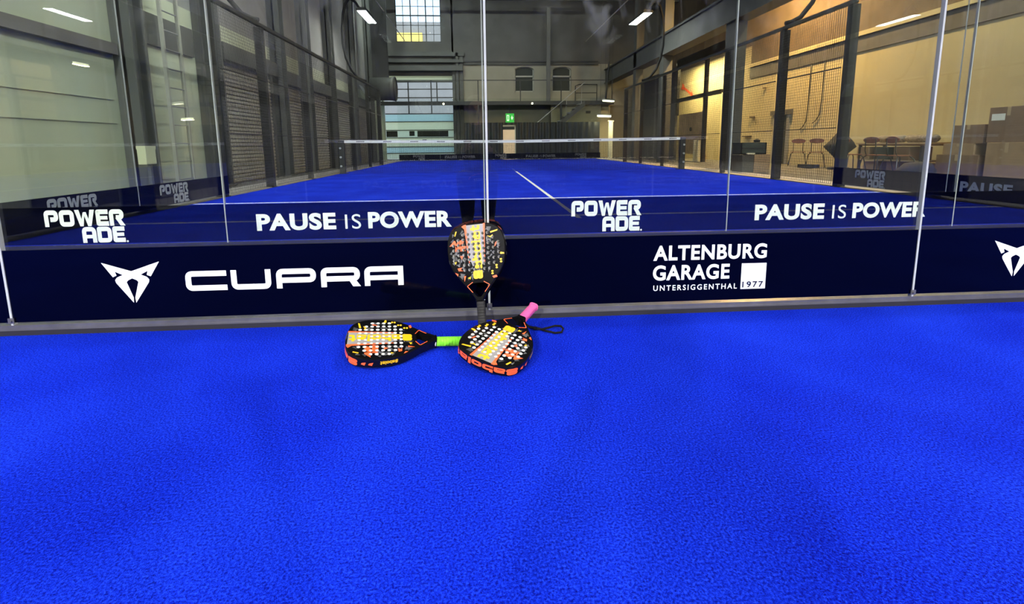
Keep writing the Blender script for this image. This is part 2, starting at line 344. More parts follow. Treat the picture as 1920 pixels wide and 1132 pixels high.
# back wall with openings: garage door, steel window, two arched windows
DX0, DX1, DZ1 = -6.40, -2.53, 4.68
WX0, WX1, WZ0, WZ1 = -5.6, -3.08, 6.50, 8.95
bw = MB(); y0, y1 = YB, YB+.3
bw.box(XL-.2, WX0, y0, y1, DZ1, ZC); bw.box(WX0, WX1, y0, y1, DZ1, WZ0); bw.box(WX0, WX1, y0, y1, WZ1, ZC); bw.box(WX1, DX1+.1, y0, y1, DZ1, ZC)
bw.box(DX1, XR+.2, y0, y1, 5.33, ZC)
wall_back = struct('wall_back', bw, M['darkwall'])
lw = MB(); lw.box(DX1, 1.02, y0, y1, -.012, 5.33)
lw.box(1.02, 2.13, y0, y1, -.012, 3.78); lw.box(2.13, 3.18, y0, y1, -.012, 5.33); lw.box(3.18, 4.30, y0, y1, -.012, 3.78); lw.box(4.30, XR+.2, y0, y1, -.012, 5.33)
for a in (1.02, 3.18):
    arc = [(a, 5.33)]+[(a+.555-.555*math.cos(PI*k/10), 4.98+.20*math.sin(PI*k/10)) for k in range(11)]+[(a+1.11, 5.33)]
    lw.prism(arc, y0, y1)
struct('lower_wall', lw, M['olivewall'], wall_back)
struct('trim_3', MB().box(DX1+.6, 5.85, YB-.06, YB+.05, 5.42, 5.50).box(DX1+.6, 5.85, YB-.10, YB, 5.26, 5.33), M['black'])
# steel window
wn = struct('window_1', MB().box(WX0, WX0+.05, YB+.02, YB+.08, WZ0, WZ1).box(WX1-.05, WX1, YB+.02, YB+.08, WZ0, WZ1).box(WX0, WX1, YB+.02, YB+.08, WZ0, WZ0+.05).box(WX0, WX1, YB+.02, YB+.08, WZ1-.05, WZ1), M['black'])
gb = MB()
for k in range(1, 6):
    x = WX0+(WX1-WX0)*k/6; t = .030 if k in (2, 4) else .014; gb.box(x-t, x+t, YB+.03, YB+.07, WZ0, WZ1)
for z, t in ((6.93, .012), (7.41, .014), (7.93, .032), (8.42, .012)): gb.box(WX0, WX1, YB+.03, YB+.07, z-t, z+t)
struct('glazing_bars', gb, M['black'], wn)
G_OLD = glass_mat('glass_old', (.94, .96, .95), refl=.12, F0=.002)
struct('pane', MB().box(WX0+.02, WX1-.02, YB+.045, YB+.051, WZ0+.02, WZ1-.02), G_OLD, wn)
# arched windows
for k, a in enumerate((1.02, 3.18)):
    f = MB(); f.box(a, a+.06, YB+.10, YB+.18, 3.78, 5.0); f.box(a+1.05, a+1.11, YB+.10, YB+.18, 3.78, 5.0); f.box(a, a+1.11, YB+.10, YB+.18, 3.78, 3.84)
    f.box(a, a+1.11, YB+.10, YB+.18, 4.60, 4.69)
    f.tube([(a+.555-.54*math.cos(PI*j/10), YB+.14, 4.97+.195*math.sin(PI*j/10)) for j in range(11)], .03, 6)
    w = struct('window_%d' % (2+k), f, M['shutter'])
    p = [(a+.02, 3.80), (a+1.09, 3.80)]+[(a+.555+.53*math.cos(PI*j/10), 4.97+.19*math.sin(PI*j/10)) for j in range(11)]
    struct('pane', MB().prism(p, YB+.18, YB+.20), M['dkpane'], w)
# garage door
gd = struct('door_1', MB().box(DX0, DX1, YB+.06, YB+.10, 2.55, 2.60).box(DX0, DX1, YB+.06, YB+.10, 3.04, 3.10).box(DX0, DX1, YB+.06, YB+.10, 3.44, 3.50).box(DX0, DX1, YB+.06, YB+.10, 3.92, 3.97).box(DX0, DX1, YB+.06, YB+.10, 4.32, 4.40), M['black'])
mu = MB()
for x in (-5.05, -3.76): mu.box(x-.03, x+.03, YB+.055, YB+.1, 2.55, 4.36)
mu.box(-3.46, -3.40, YB+.055, YB+.1, 3.10, 4.36)
struct('mullion', mu, M['black'], gd)
struct('door_glazing', MB().box(DX0, DX1, YB+.075, YB+.085, 2.55, 4.36), G_OLD, gd)
for z0_, z1_, m_ in ((4.40, 4.68, 'palepanel'), (2.145, 2.54, 'teal'), (1.665, 2.12, 'palepanel'), (1.24, 1.64, 'mint'), (.725, 1.21, 'palepanel'), (.36, .69, 'teal'), (.02, .33, 'mint')):
    struct('door_panel', MB().add([(DX0, YB+.08, z0_), (DX1, YB+.08, z0_), (DX1, YB+.08, z1_), (DX0, YB+.08, z1_)], [(0, 1, 2, 3)]), M[m_], gd)
gp = MB()
for z in (.345, .707, 1.225, 1.652, 2.132): gp.box(DX0, DX1, YB+.04, YB+.12, z-.018, z+.018)
struct('panel_gap', gp, M['black'], gd)
pw_ = MB(); pw_.box(-4.62, -2.85, YB+.035, YB+.06, 1.27, 1.61); pw_.box(-5.08, -4.78, YB+.035, YB+.06, 1.32, 1.60); pw_.box(-6.38, -5.75, YB+.035, YB+.06, 1.27, 1.61); pw_.box(-4.35, -4.1, YB+.035, YB+.06, .97, 1.12)
struct('door_window', pw_, M['dkpane'], gd)
struct('trim_4', MB().box(DX1, DX1+.16, YB-.14, YB+.02, 0, 5.0).box(DX1+.22, DX1+.36, YB-.22, YB+.02, 0, 5.9).box(DX1+.44, DX1+.62, YB-.16, YB+.02, 0, 5.7), M['coldark'])
struct('trim_5', MB().box(-6.40, DX1+.62, YB-.45, YB, 4.90, 5.18).box(-6.40, DX1+.66, YB-.32, YB, 5.36, 5.52).box(-6.40, DX1+.7, YB-.22, YB, 5.72, 5.95), M['coldark'])
# outside seen through the window and the door glazing
struct('wall_outside', MB().box(-40, 30, 52, 53, -1, 13.9), M['outgrey'])
struct('trim_6', MB().box(-10.0, -7.0, 51.6, 52, 11.5, 12.7), M['outyel'])
struct('ground_outside', MB().box(-60, 60, 26.4, 60, -.6, -.5), M['ground'])

# ------------------------------------------------------------------ glass walls with printed strips
def pane_thing(name, kind, a, b, label, group, gm, strip_h, letters=(), z0=.045, flip=False, h=3.0, thick=.012, z_strip=.055):
    """kind 'y': pane in a plane of constant Y (a=(x0,x1), b=Y); kind 'x': constant X (a=(y0,y1), b=X)"""
    g = .003
    if kind == 'y': mb = MB().box(a[0]+g, a[1]-g, 0, thick, z0, h); loc = (0, b, 0)
    else: mb = MB().box(0, thick, a[0]+g, a[1]-g, z0, h) if b > 0 else MB().box(-thick, 0, a[0]+g, a[1]-g, z0, h); loc = (b, 0, 0)
    o = mb.build(name, gm, loc=loc); tag(o, label, 'glass pane', group)
    if kind == 'y': st = MB().box(a[0]+g, a[1]-g, -.0025, -.0005, z_strip, strip_h).build('printed_strip', M['navy'], o)
    else:
        st = (MB().box(-.0025, -.0005, a[0]+g, a[1]-g, z_strip, strip_h) if b > 0 else MB().box(.0005, .0025, a[0]+g, a[1]-g, z_strip, strip_h)).build('printed_strip', M['navy'], o)
    return o, st
def shift(P, dx): return Pen().put(P, dx)
PIP = [text_pen('PAUSE', -2.772, -2.168, .127, .261, .044, 1.08), text_pen('IS', -2.098, -1.976, .129, .245, .0, 1.15), text_pen('POWER', -1.920, -1.265, .128, .261, .044, 1.06)]
PA2 = powerade_words()
joints = [-5, -3, -1, 1, 3, 5]
B1, B2 = .363, .338
desc1 = ['navy strip pane at the left edge of the near glass wall', 'near glass pane whose navy strip carries the horn emblem and CUPRA', 'near glass pane with ALTENBURG GARAGE on its navy strip', 'near glass pane at the right edge whose strip starts with the horn emblem', 'plain end pane of the near glass wall, beyond the right edge']
for i in range(5):
    o, st = pane_thing('glass_wall_panel', 'y', (joints[i], joints[i+1]), 0, desc1[i], 'near back wall panes', G_OWN, B1)
    L_ = []
    if i == 1:
        L_ += [('emblem', emblem(-2.5)), ('lettering', cu_glyphs())]
    if i == 3: L_ += [('emblem', emblem(1.5)), ('lettering', shift(cu_glyphs(), 4))]
    if i == 2:
        L_ += [('lettering', text_pen('ALTENBURG', -.259, .270, .247, .317, .03, 1.09)), ('lettering', text_pen('GARAGE', -.259, .099, .155, .226, .03, 1.09)), ('lettering', text_pen('UNTERSIGGENTHAL', -.255, .138, .107, .1325, .014, 1.35)), ('square_mark', Pen().rect(.155, .104, .2725, .225))]
    for nm, P in L_: pen_mesh(P, nm, M['white'], st, -.0035, -.0030)
    if i == 2: pen_mesh(text_pen('1977', .162, .262, .111, .140, .026, 1.25), 'lettering', M['ink'], st, -.0045, -.0040)
desc2 = ['far-court glass pane at the left edge with a POWERADE strip', 'far-court glass pane with PAUSE IS POWER left of the standing racket', 'far-court glass pane with POWERADE right of the standing racket', 'far-court glass pane with PAUSE IS POWER at right', 'far-court glass pane at the right edge behind the stacked boxes']
far_panes = []
for i in range(5):
    o, st = pane_thing('glass_wall_panel', 'y', (joints[i], joints[i+1]), GAP, desc2[i], 'far court front panes', G_FAR, B2)
    for k in (-4.016, 0, 4.016):
        if joints[i] < k < joints[i+1]:
            for Q in PA2: pen_mesh(shift(Q, k), 'lettering', M['white'], st, -.0035, -.0030)
    if i in (1, 3):
        for Q in PIP: pen_mesh(shift(Q, 4.01*(i//2)), 'lettering', M['white'], st, -.0035, -.0030)
    MB().box(joints[i]+.003, joints[i+1]-.003, .0125, .0135, .055, B2).build('printed_strip', M['navy'], o)
    far_panes.append(o)
# far end wall of the far court
YE = GAP+20
dd = ['left corner', 'left centre', 'centre', 'right centre', 'right corner']
for i in range(5):
    o, st = pane_thing('glass_wall_panel', 'y', (joints[i], joints[i+1]), YE, 'distant end-wall glass pane of the far court, %s one of five' % dd[i], 'far end wall panes', G_FAR, B2)
    for Q in (PIP if i in (1, 3) else PA2): pen_mesh(shift(Q, 4.01*(i//2) if i in (1, 3) else -4.016+2.008*i), 'lettering', M['dimmed'], st, -.0035, -.0030)  # white lettering repeated in a darkened colour so it reads as dimly lit
# side panes: far court and near court corners
def side_letters(st, P, s, yc, xo):
    """lettering on a side strip, readable from inside the court"""
    mb = MB()
    for p in P.polys:
        n = len(p); mb.add([(xo-s*2e-5*(len(mb.f) % 12), (yc - v.x) if s > 0 else (yc + v.x), v.y-.0) for v in p], [tuple(range(n))])
    o = bpy.data.objects.new('lettering', bpy.data.meshes.new('lettering')); o.data.from_pydata(mb.v, [], mb.f); o.data.materials.append(M['dimmedside']); COL.objects.link(o); o.parent = st  # white side lettering, its dimness mixed into the print colour
for s, nm in ((-1, 'left'), (1, 'right')):
    for k in range(2):
        o, st = pane_thing('glass_wall_panel', 'x', (GAP+2*k, GAP+2*k+2), 5*s, '%s side glass pane of the far court, %s' % (nm, ['nearest the viewer', 'next to the wire fence'][k]), 'far court side panes', G_FAR, B2)
        xo = -.003*s
        if s < 0:
            for Q in PA2: side_letters(st, Q, s, 2.85 if k == 0 else 4.40, xo)
        else:
            if k == 1:
                for Q in PA2: side_letters(st, Q, s, 4.95, xo)
            else: side_letters(st, shift(text_pen('PAUSE', -.30, .30, .127, .261, .044, 1.08), 0), s, 3.25, xo)
    for k in range(2):
        o, st = pane_thing('glass_wall_panel', 'x', (-2*k-2, -2*k), 5*s, '%s side glass pane of the near court, %s' % (nm, ['in the corner', 'second from the corner'][k]), 'near court side panes', G_FAR, B2)
# joints
for i, x in enumerate(joints):
    r = MB().box(x-.0045, x+.0045, -.0055, .014, .03, 3.0).build('joint_seal', M['seal'])
    tag(r, 'clear upright joint strip in the near glass, %s' % ['at the far left corner', 'at the left edge of view', 'behind the standing racket', 'crossing the R of POWER at right', 'beyond the right edge', 'at the right corner'][i], 'joint strip', 'near glass joints')
    if 0 < i < 5:
        c = MB().box(x-.012, x+.012, -.009, -.0055, .052, .075).tube([(x, -.0092, .064), (x, -.014, .064)], .006, 8).build('glass_clip', M['alu'])
        tag(c, 'small metal clip at the foot of the near glass joint, %s' % ['', 'left edge', 'behind the standing racket', 'at right', 'beyond the right edge', ''][i], 'clip', 'glass clips')
    r = MB().box(x-.0040, x+.0040, -.0045, .014, .03, 3.0).build('joint_seal', M['seal'], loc=(0, GAP, 0))
    tag(r, 'thin joint strip in the far-court glass, %s' % ['at the left corner', 'left of PAUSE', 'just left of the near joint', 'right of POWERADE', 'at the right beside the POWER text', 'at the right corner'][i], 'joint strip', 'far glass joints')
for s, nm in ((-1, 'left'), (1, 'right')):
    r = MB().box(5*s-.006, 5*s+.006, GAP+1.996, GAP+2.004, .03, 3.0).build('joint_seal', M['seal']); tag(r, 'joint strip between the two %s side panes of the far court' % nm, 'joint strip', 'far glass joints')
# base channels
b = MB().box(-5.02, 5.02, -.006, .03, .021, .043).box(-5.02, 5.02, -.010, -.006, .021, .028).build('base_channel', M['alu']); tag(b, 'long aluminium channel holding the near glass along its foot', 'channel')
b = MB().box(-5.02, 5.02, -.012, .034, -.01, .021).build('base_strip', M['blackstrip']); tag(b, 'black rubber strip under the aluminium channel, at the turf edge', 'strip')
b = MB().box(-5.02, 5.02, GAP-.010, GAP+.03, -.012, .043).build('base_channel', M['blackstrip']); tag(b, 'dark channel at the foot of the far-court glass', 'channel')

# ------------------------------------------------------------------ cage: posts, wire panels, rails
PY = [5.78, 7.98, 12.05, 14.25, 16.25]          # distance of the fence posts from the court's end
def wire_panel(y0, y1, h=2.95, sp=.05):
    mb = MB(); r = .0022; n = int((y1-y0)/sp)
    for k in range(n+1):
        y = y0+k*sp; mb.box(-r, r, y-r, y+r, .05, h)
    for k in range(int((h-.05)/sp)+1):
        z = .05+k*sp; mb.box(-r, r, y0, y1, z-r, z+r)
    return mb
def cage_side(s, nm, off, sgn, court, full=True):
    P = [4.0]+PY if full else [4.0, 5.78, 14.25, 16.25]
    for i, p in enumerate(P):
        y = off+sgn*p
        w = .07 if p in (4.0, 5.78, 16.25) else .05
        o = MB().box(s*5.105-w, s*5.105+w, y-w*.8, y+w*.8, 0, 2.975).box(s*5.11-.08, s*5.11+.08, y-w-.03, y+w+.03, 0, .012).build('fence_post', M['black'])
        tag(o, 'black fence post, %s from the near end, %s side of %s' % (ORD[i], nm, court), 'post', '%s fence posts' % court)
    for i in range(len(P)-1):
        a, b = sorted((off+sgn*P[i], off+sgn*P[i+1]))
        root = empty('wire_fence_panel', (s*5.0, 0, 0)); tag(root, 'black wire mesh panel, %s from near end, %s side of %s' % (ORD[i], nm, court), 'fence panel', '%s wire panels' % court)
        wire_panel(a+.05, b-.05, 2.95, .05 if full else .15).build('wire_mesh', M['wire'], root)
        for zz in (.99, 1.98): MB().box(-.012, .012, a+.05, b-.05, zz, zz+.015).build('cross_rail', M['wire'], root)
    a, b = sorted((off+sgn*4.0, off+sgn*16.25))
    o = MB().box(s*5.08-.035, s*5.08+.035, a-.07, b+.07, 2.985, 3.045).build('top_rail', M['black']); tag(o, 'black top rail of the %s fence of the %s' % (nm, court), 'rail')
for s, nm in ((-1, 'left'), (1, 'right')):
    cage_side(s, nm, GAP, 1, 'far court'); cage_side(s, nm, 0, -1, 'near court', False)
# net
def net(y, court):
    root = empty('padel_net', (0, y, 0)); tag(root, 'black net with a white top tape across the %s' % court, 'net')
    mb = MB(); r = .0026
    def top(x): return .88+.04*abs(x)/5
    n = 240
    for k in range(n+1):
        x = -4.83+9.66*k/n; mb.box(x-r, x+r, -r, r, .02, top(x))
    for k in range(20):
        z = .02+k*.043; mb.box(-4.83, 4.83, -r, r, z-r, z+r)
    mb.build('net_mesh', M['net'], root)
    t = MB()
    for k in range(20):
        x0, x1 = -4.83+.483*k, -4.83+.483*(k+1)
        for yy in (-.006, .006): t.add([(x0, yy, top(x0)-.055), (x1, yy, top(x1)-.055), (x1, yy, top(x1)+.02), (x0, yy, top(x0)+.02)], [(0, 1, 2, 3)])
        t.add([(x0, -.006, top(x0)+.02), (x1, -.006, top(x1)+.02), (x1, .006, top(x1)+.02), (x0, .006, top(x0)+.02)], [(0, 1, 2, 3)])
    tp = t.build('top_tape', M['tape'], root)
    for k in range(13):
        x = -4.5+.75*k; d = MB()
        for j in range(6):
            xx = x+j*.038; z = top(xx)
            for yy in (-.0072, .0072): d.add([(xx, yy, z-.032), (xx+.03, yy, z-.032), (xx+.036, yy, z-.004), (xx+.006, yy, z-.004)], [(0, 1, 2, 3)])
        d.build('tape_print', M['ink'], tp)
    for s in (-1, 1):
        p = MB().box(min(s*4.83, s*4.98), max(s*4.83, s*4.98), -.05, .05, 0, .93).box(min(s*4.76, s*4.985), max(s*4.76, s*4.985), -.1, .1, 0, .02).build('net_post', M['black'], root)
        for z in (.22, .47, .72): MB().tube([(s*4.93, -.055, z), (s*4.93, -.09, z)], .028, 10).build('post_bolt', M['galv'], p)
    return root
net(GAP+10, 'far court'); net(-10, 'near court')

# ------------------------------------------------------------------ floodlights on bowed poles
def floodlight(s, y, label, power, dz=0.0, Ln=1.0, tilt=0):
    root = empty('floodlight_pole', (s*5.08, y, 0)); tag(root, label, 'floodlight', 'court floodlights')
    c = [(0, 3.10), (-.12, 3.13), (-.30, 3.22), (-.52, 3.5), (-.68, 3.9), (-.76, 4.4), (-.76, 4.9), (-.70, 5.4), (-.60, 5.75+dz), (-.44, 5.92+dz), (-.24, 5.80+dz), (-.06, 5.50+dz)]
    pts = [(-s*u, 0, z) for u, z in c]
    MB().tube(pts, .045, 10).build('pole', M['mattblack'], root, smooth=True)
    MB().box(-.03, .03, -.12, .12, 5.42+dz, 5.50+dz).build('cross_arm', M['black'], root)
    for yc in (0,):
        hx = -s*.14
        h = MB(); h.box(hx-.17, hx+.17, yc-.52*Ln, yc+.52*Ln, 5.30+dz, 5.37+dz)
        for j in range(9): h.box(hx-.13, hx+.13, yc+(-.46+j*.11)*Ln, yc+(-.44+j*.11)*Ln, 5.37+dz, 5.43+dz)
        hd = h.build('lamp_head', M['black'], root)
        for j in range(9): MB().box(hx-.14, hx+.14, yc+(-.495+j*.111)*Ln, yc+(-.495+j*.111+.09)*Ln, 5.29+dz, 5.299+dz).build('led_panel', M['led'], hd)
        ld = bpy.data.lights.new('floodlight_beam', 'AREA'); ld.shape = 'RECTANGLE'; ld.size = .26; ld.size_y = 1.0*Ln; ld.spread = math.radians(140); ld.energy = power; ld.color = (1, .985, .95)
        lo = bpy.data.objects.new('floodlight_beam', ld); COL.objects.link(lo); lo.parent = root; lo.location = (hx, yc, 5.27+dz)
        lo.rotation_euler = (math.radians(tilt), math.radians(-14)*s, 0)
    return root
for s, nm in ((-1, 'left'), (1, 'right')):
    floodlight(s, GAP+5.75, 'bowed black floodlight pole on the %s fence, near end of the far court' % nm, 60)
    floodlight(s, GAP+14.25, 'bowed black floodlight pole with lit lamp, far end of the %s fence' % nm, 75, 0, 1.7)
    floodlight(s, -5.75, 'near court floodlight pole close to the glass, %s side behind the viewpoint' % nm, 1420, .9, 1.0, 8)
    floodlight(s, -14.25, 'near court floodlight pole at its far end, %s side' % nm, 2150, 1.7, 1.0, 48)

# ------------------------------------------------------------------ rackets
HALF = [(0, 0), (25, 1), (50, 4.5), (75, 11), (97, 22), (114, 42), (124.5, 71), (128, 100), (127, 131), (121, 167), (106, 203), (88, 229), (68, 254), (54, 270), (38.5, 293), (24, 315), (17.5, 326), (17.5, 331)]
def catmull(P, k=5):
    out = []
    for i in range(len(P)-1):
        p0, p1, p2, p3 = (Vector(P[max(i-1, 0)]), Vector(P[i]), Vector(P[i+1]), Vector(P[min(i+2, len(P)-1)]))
        if i == 0: p0 = Vector((-P[1][0], P[1][1]))
        for j in range(k):
            t = j/k; out.append(.5*((2*p1)+(p2-p0)*t+(2*p0-5*p1+4*p2-p3)*t*t+(-p0+3*p1-3*p2+p3)*t**3))
    out.append(Vector(P[-1])); return out
RL, TH = .455, .019
right = catmull(HALF)
OUT = [Vector((p.x/1000, RL-p.y/1000)) for p in right]                      # tip to collar along +x
OUTLINE = [Vector((-p.x, p.y)) for p in OUT[::-1][:-1]]+OUT                 # collar(-x) .. tip .. collar(+x)
def inset(poly, d):
    n = len(poly); r = []
    for i in range(n):
        a, b = poly[i-1], poly[(i+1) % n]; t = (b-a).normalized(); r.append(poly[i]+Vector((t.y, -t.x))*d)   # outline runs clockwise
    return r
THROAT = fillet([(0, 254), (26, 255), (45, 267), (8, 313), (-8, 313), (-45, 267), (-26, 255), (0, 254)], 6, 3)[:-1]
THROAT = [Vector((p.x/1000, RL-p.y/1000)) for p in THROAT]
HOLES = []
for r_, (n_, off) in enumerate([(6, 0), (8, 0), (10, 0), (10, 0), (10, 0), (10, 0), (8, 0), (6, 0)]):
    for k in range(n_): HOLES.append(((k-(n_-1)/2)*21.7/1000, RL-(48+21.4*r_)/1000))
HR = .0067
def mesh_of(o):
    dg = bpy.context.evaluated_depsgraph_get(); me = bpy.data.meshes.new_from_object(o.evaluated_get(dg)); return me
def cut(o, cutter):
    md = o.modifiers.new('cut', 'BOOLEAN'); md.operation = 'DIFFERENCE'; md.object = cutter; md.solver = 'EXACT'
    bpy.context.view_layer.update(); me = mesh_of(o); o.modifiers.clear(); o.data = me
cy = MB()
for x, y in HOLES: cy.prism([(x+HR*math.cos(2*PI*j/16), y+HR*math.sin(2*PI*j/16)) for j in range(16)], -.05, .05, axis='z')
cy.prism(THROAT, -.05, .05, axis='z')
cutter = cy.build('cutter', M['rk_white'])
# core with rounded rim
rings = [(inset(OUTLINE, .0045), -TH), (inset(OUTLINE, .0012), -TH+.0025), (OUTLINE, -TH+.007), (OUTLINE, TH-.007), (inset(OUTLINE, .0012), TH-.0025), (inset(OUTLINE, .0045), TH)]
core = MB(); n = len(OUTLINE); vs = [(p.x, p.y, z) for R_, z in rings for p in R_]; fs = []
for i in range(5):
    for j in range(n): fs.append((i*n+j, i*n+(j+1) % n, (i+1)*n+(j+1) % n, (i+1)*n+j))
fs += [tuple(range(n))[::-1], tuple(5*n+j for j in range(n))]
core.add(vs, fs); core = core.build('racket_head', M['rk_black']); cut(core, cutter)
def L2(xm, v): return Vector((xm/1000, RL-v/1000))
def mm(*pts): return [L2(*p) for p in pts]
layers = {k: Pen() for k in ('rk_grey', 'rk_dk', 'rk_mid', 'rk_or', 'rk_ye')}
layers['rk_grey'].poly(*mm((-38, 8), (40, 8), (37, 60), (34, 125), (32, 175), (20, 182), (14, 170), (4, 190), (-8, 176), (-18, 186), (-24, 168), (-33, 160), (-35, 100)))
for pts in [((-48, 6), (-37, 5), (-33, 100), (-31, 172), (-34, 172), (-40, 100), (-44, 40)), ((38, 6), (47, 7), (41, 80), (36, 172), (33, 172), (36, 100)), ((-58, 12), (-46, 6), (-44, 26))]:
    layers['rk_or'].poly(*mm(*pts))
rr = random.Random(11)
for k in range(105):
    x, v = rr.uniform(-118, 118), rr.uniform(18, 240); sz = rr.uniform(5, 15); a = rr.uniform(0, 2*PI)
    if abs(x) < 44 and v < 195: continue
    pts = [(x+sz*math.cos(a+t)*q, v+sz*math.sin(a+t)) for t, q in ((0, 1), (2.0+rr.uniform(-.4, .4), .9), (3.6+rr.uniform(-.5, .5), .6))]
    hw = lambda vv: max([p.x for p in right if abs(p.y-vv) < 6] or [0])-9
    if not all(abs(px) < hw(pv) and 10 < pv < 248 for px, pv in pts): continue
    c = rr.choice(['rk_dk', 'rk_dk', 'rk_mid', 'rk_mid', 'rk_dk', 'rk_mid', 'rk_or' if k % 3 == 0 else 'rk_dk', 'rk_ye' if k % 4 == 0 else 'rk_mid'])
    layers[c].poly(*mm(*pts))
for pts in [((-85, 30), (-92, 50), (-87, 51), (-79, 31)), ((66, 44), (100, 38), (98, 44), (68, 51)), ((52, 60), (66, 64), (76, 58), (78, 64), (66, 70), (56, 66)), ((98, 132), (120, 138), (120, 144), (104, 144)),
            ((-98, 162), (-88, 160), (-92, 172)), ((-44, 232), (-30, 226), (-32, 238))]: layers['rk_ye'].poly(*mm(*pts))
for cx_, v_ in ((104, 165), (84, 188), (64, 211)):
    for d_ in (0, 10): layers['rk_ye'].poly(*[L2(cx_+5.2*math.cos(t*PI/6), v_+d_+4.2*math.sin(t*PI/6)) for t in range(12)])
for pts in [((84, 95), (92, 88), (88, 104), (80, 112)), ((-86, 188), (-66, 186), (-72, 196), (-62, 200), (-82, 200)), ((-98, 205), (-84, 212), (-86, 222), (-92, 214)), ((62, 232), (80, 228), (84, 236), (68, 240)), ((-72, 138), (-56, 136), (-64, 152))]:
    layers['rk_or'].poly(*mm(*pts))
# bold rounded-square letters of the maker's name
def bb_glyph(c, t=.27):
    g = Pen(); h = t/2
    if c == 'B': w = 1.0; g.ring(0, 0, w, .56, t, .12); g.ring(0, .44, w-.06, 1, t, .12)
    if c == 'a': w = .92; g.stroke([(.06, .78-h), (w-h, .78-h), (w-h, 0)], t, .14); g.ring(0, 0, w, .5, .2, .1)
    if c == 'b': w = .92; g.rect(0, 0, t, 1); g.ring(0, 0, w, .78, t, .14)
    if c == 'o': w = .95; g.ring(0, 0, w, .78, t, .16)
    if c == 'l': w = .30; g.rect(0, 0, t, 1)
    if c == 't': w = .66; g.stroke([(.2+h-.08, 1), (.2+h-.08, h), (w, h)], t, .1); g.rect(0, .56, w, .78)
    return g, w
bab, bw_ = word(bb_glyph, 'Babolat', .07)
# along the axis: starts near the throat and runs towards the tip, letter tops to the left
for p in fit(bab, bw_, 0, 226, 0, 41).polys: layers['rk_ye'].polys.append([L2(22-v.y, 238-v.x) for v in p])
for txt, x0, x1, v0, v1 in (('AIR', -116, -48, 70, 92), ('VIPER', -98, -46, 95, 117)):
    for p in text_pen(txt, x0, x1, 0, v1-v0, .06, 1.0).polys: layers['rk_or'].polys.append([L2(v.x+v.y*.35, v1-v.y) for v in p])
for s_ in (-1, 1):
    layers['rk_or'].polys += [[L2(s_*v.x, v.y) for v in p] for p in Pen().stroke([(24, 250.5), (49, 266), (26, 293)], 2.6, 5).polys]
parts = [(core, 0)]; MATS = ['rk_black', 'rk_grey', 'rk_dk', 'rk_mid', 'rk_or', 'rk_ye', 'rk_white']
for i, k in enumerate(['rk_grey', 'rk_dk', 'rk_mid', 'rk_or', 'rk_ye']):
    mb = MB()
    for j, p in enumerate(layers[k].polys):
        z = TH+.00012+.00009*i+.000004*(j % 15)
        ar = sum(p[a].x*p[a-1].y-p[a-1].x*p[a].y for a in range(len(p)))
        q = p if ar < 0 else p[::-1]
        mb.prism([(v.x, v.y) for v in q], TH-.0012, z, axis='z')
    o = mb.build('decal', M[k]); o.modifiers.clear()
    md = o.modifiers.new('cut', 'BOOLEAN'); md.operation = 'DIFFERENCE'; md.object = cutter; md.solver = 'EXACT'; md.use_self = True
    bpy.context.view_layer.update(); me = mesh_of(o); o.modifiers.clear(); o.data = me
    parts.append((o, MATS.index(k)))
# lettering bent round the rim
acc = [0]
for i in range(1, len(OUTLINE)): acc.append(acc[-1]+(OUTLINE[i]-OUTLINE[i-1]).length)
TIP = acc[len(OUT)-1]
def rim(s, h, d=.0007):
    s = min(max(s, 0.001), acc[-1]-.001); i = max(j for j in range(len(acc)) if acc[j] <= s); f = (s-acc[i])/(acc[i+1]-acc[i])
    a, b = OUTLINE[i], OUTLINE[i+1]; p = a.lerp(b, f)
    t0 = (OUTLINE[min(i+1, len(OUTLINE)-1)]-OUTLINE[max(i-1, 0)]).normalized(); t1 = (OUTLINE[min(i+2, len(OUTLINE)-1)]-OUTLINE[i]).normalized(); t = t0.lerp(t1, f).normalized()
    nrm = Vector((-t.y, t.x)); p = p+nrm*d; return (p.x, p.y, h)
def rim_text(P, s0, ls, h0, lh, up, mi):
    mb = MB()
    for j, p in enumerate(P.polys):
        q = p if len(p) == 4 else None
        if q is None: continue
        nx = max(1, int(max((q[1]-q[0]).length*ls, (q[2]-q[3]).length*ls)/.006)); ny = max(1, int(max((q[3]-q[0]).length*ls, (q[2]-q[1]).length*ls)/.006)); g = []
        for a in range(nx+1):
            for b in range(ny+1):
                u, w = a/nx, b/ny; v = q[0].lerp(q[1], u).lerp(q[3].lerp(q[2], u), w)
                g.append(rim(s0+v.x*ls, h0+up*v.y*lh, .0006+.00001*(j % 20)))
        mb.add(g, [(a*(ny+1)+b, (a+1)*(ny+1)+b, (a+1)*(ny+1)+b+1, a*(ny+1)+b+1) for a in range(nx) for b in range(ny)])
    o = mb.build('rim_text', M[MATS[mi]]); parts.append((o, mi))
rim_text(bab, TIP-.135, .26/bw_, .0125, .025, -1, 4)
rim_text(bab, TIP-.275, .062/bw_, .010, .014, -1, 5)
for s0 in (TIP-.19, TIP-.165, TIP+.18, TIP+.22): rim_text(Pen().poly((0, 0), (1, .2), (1.2, .6), (.3, .8)), s0, .014, .006, .016, -1, 4 if s0 < TIP else 3)
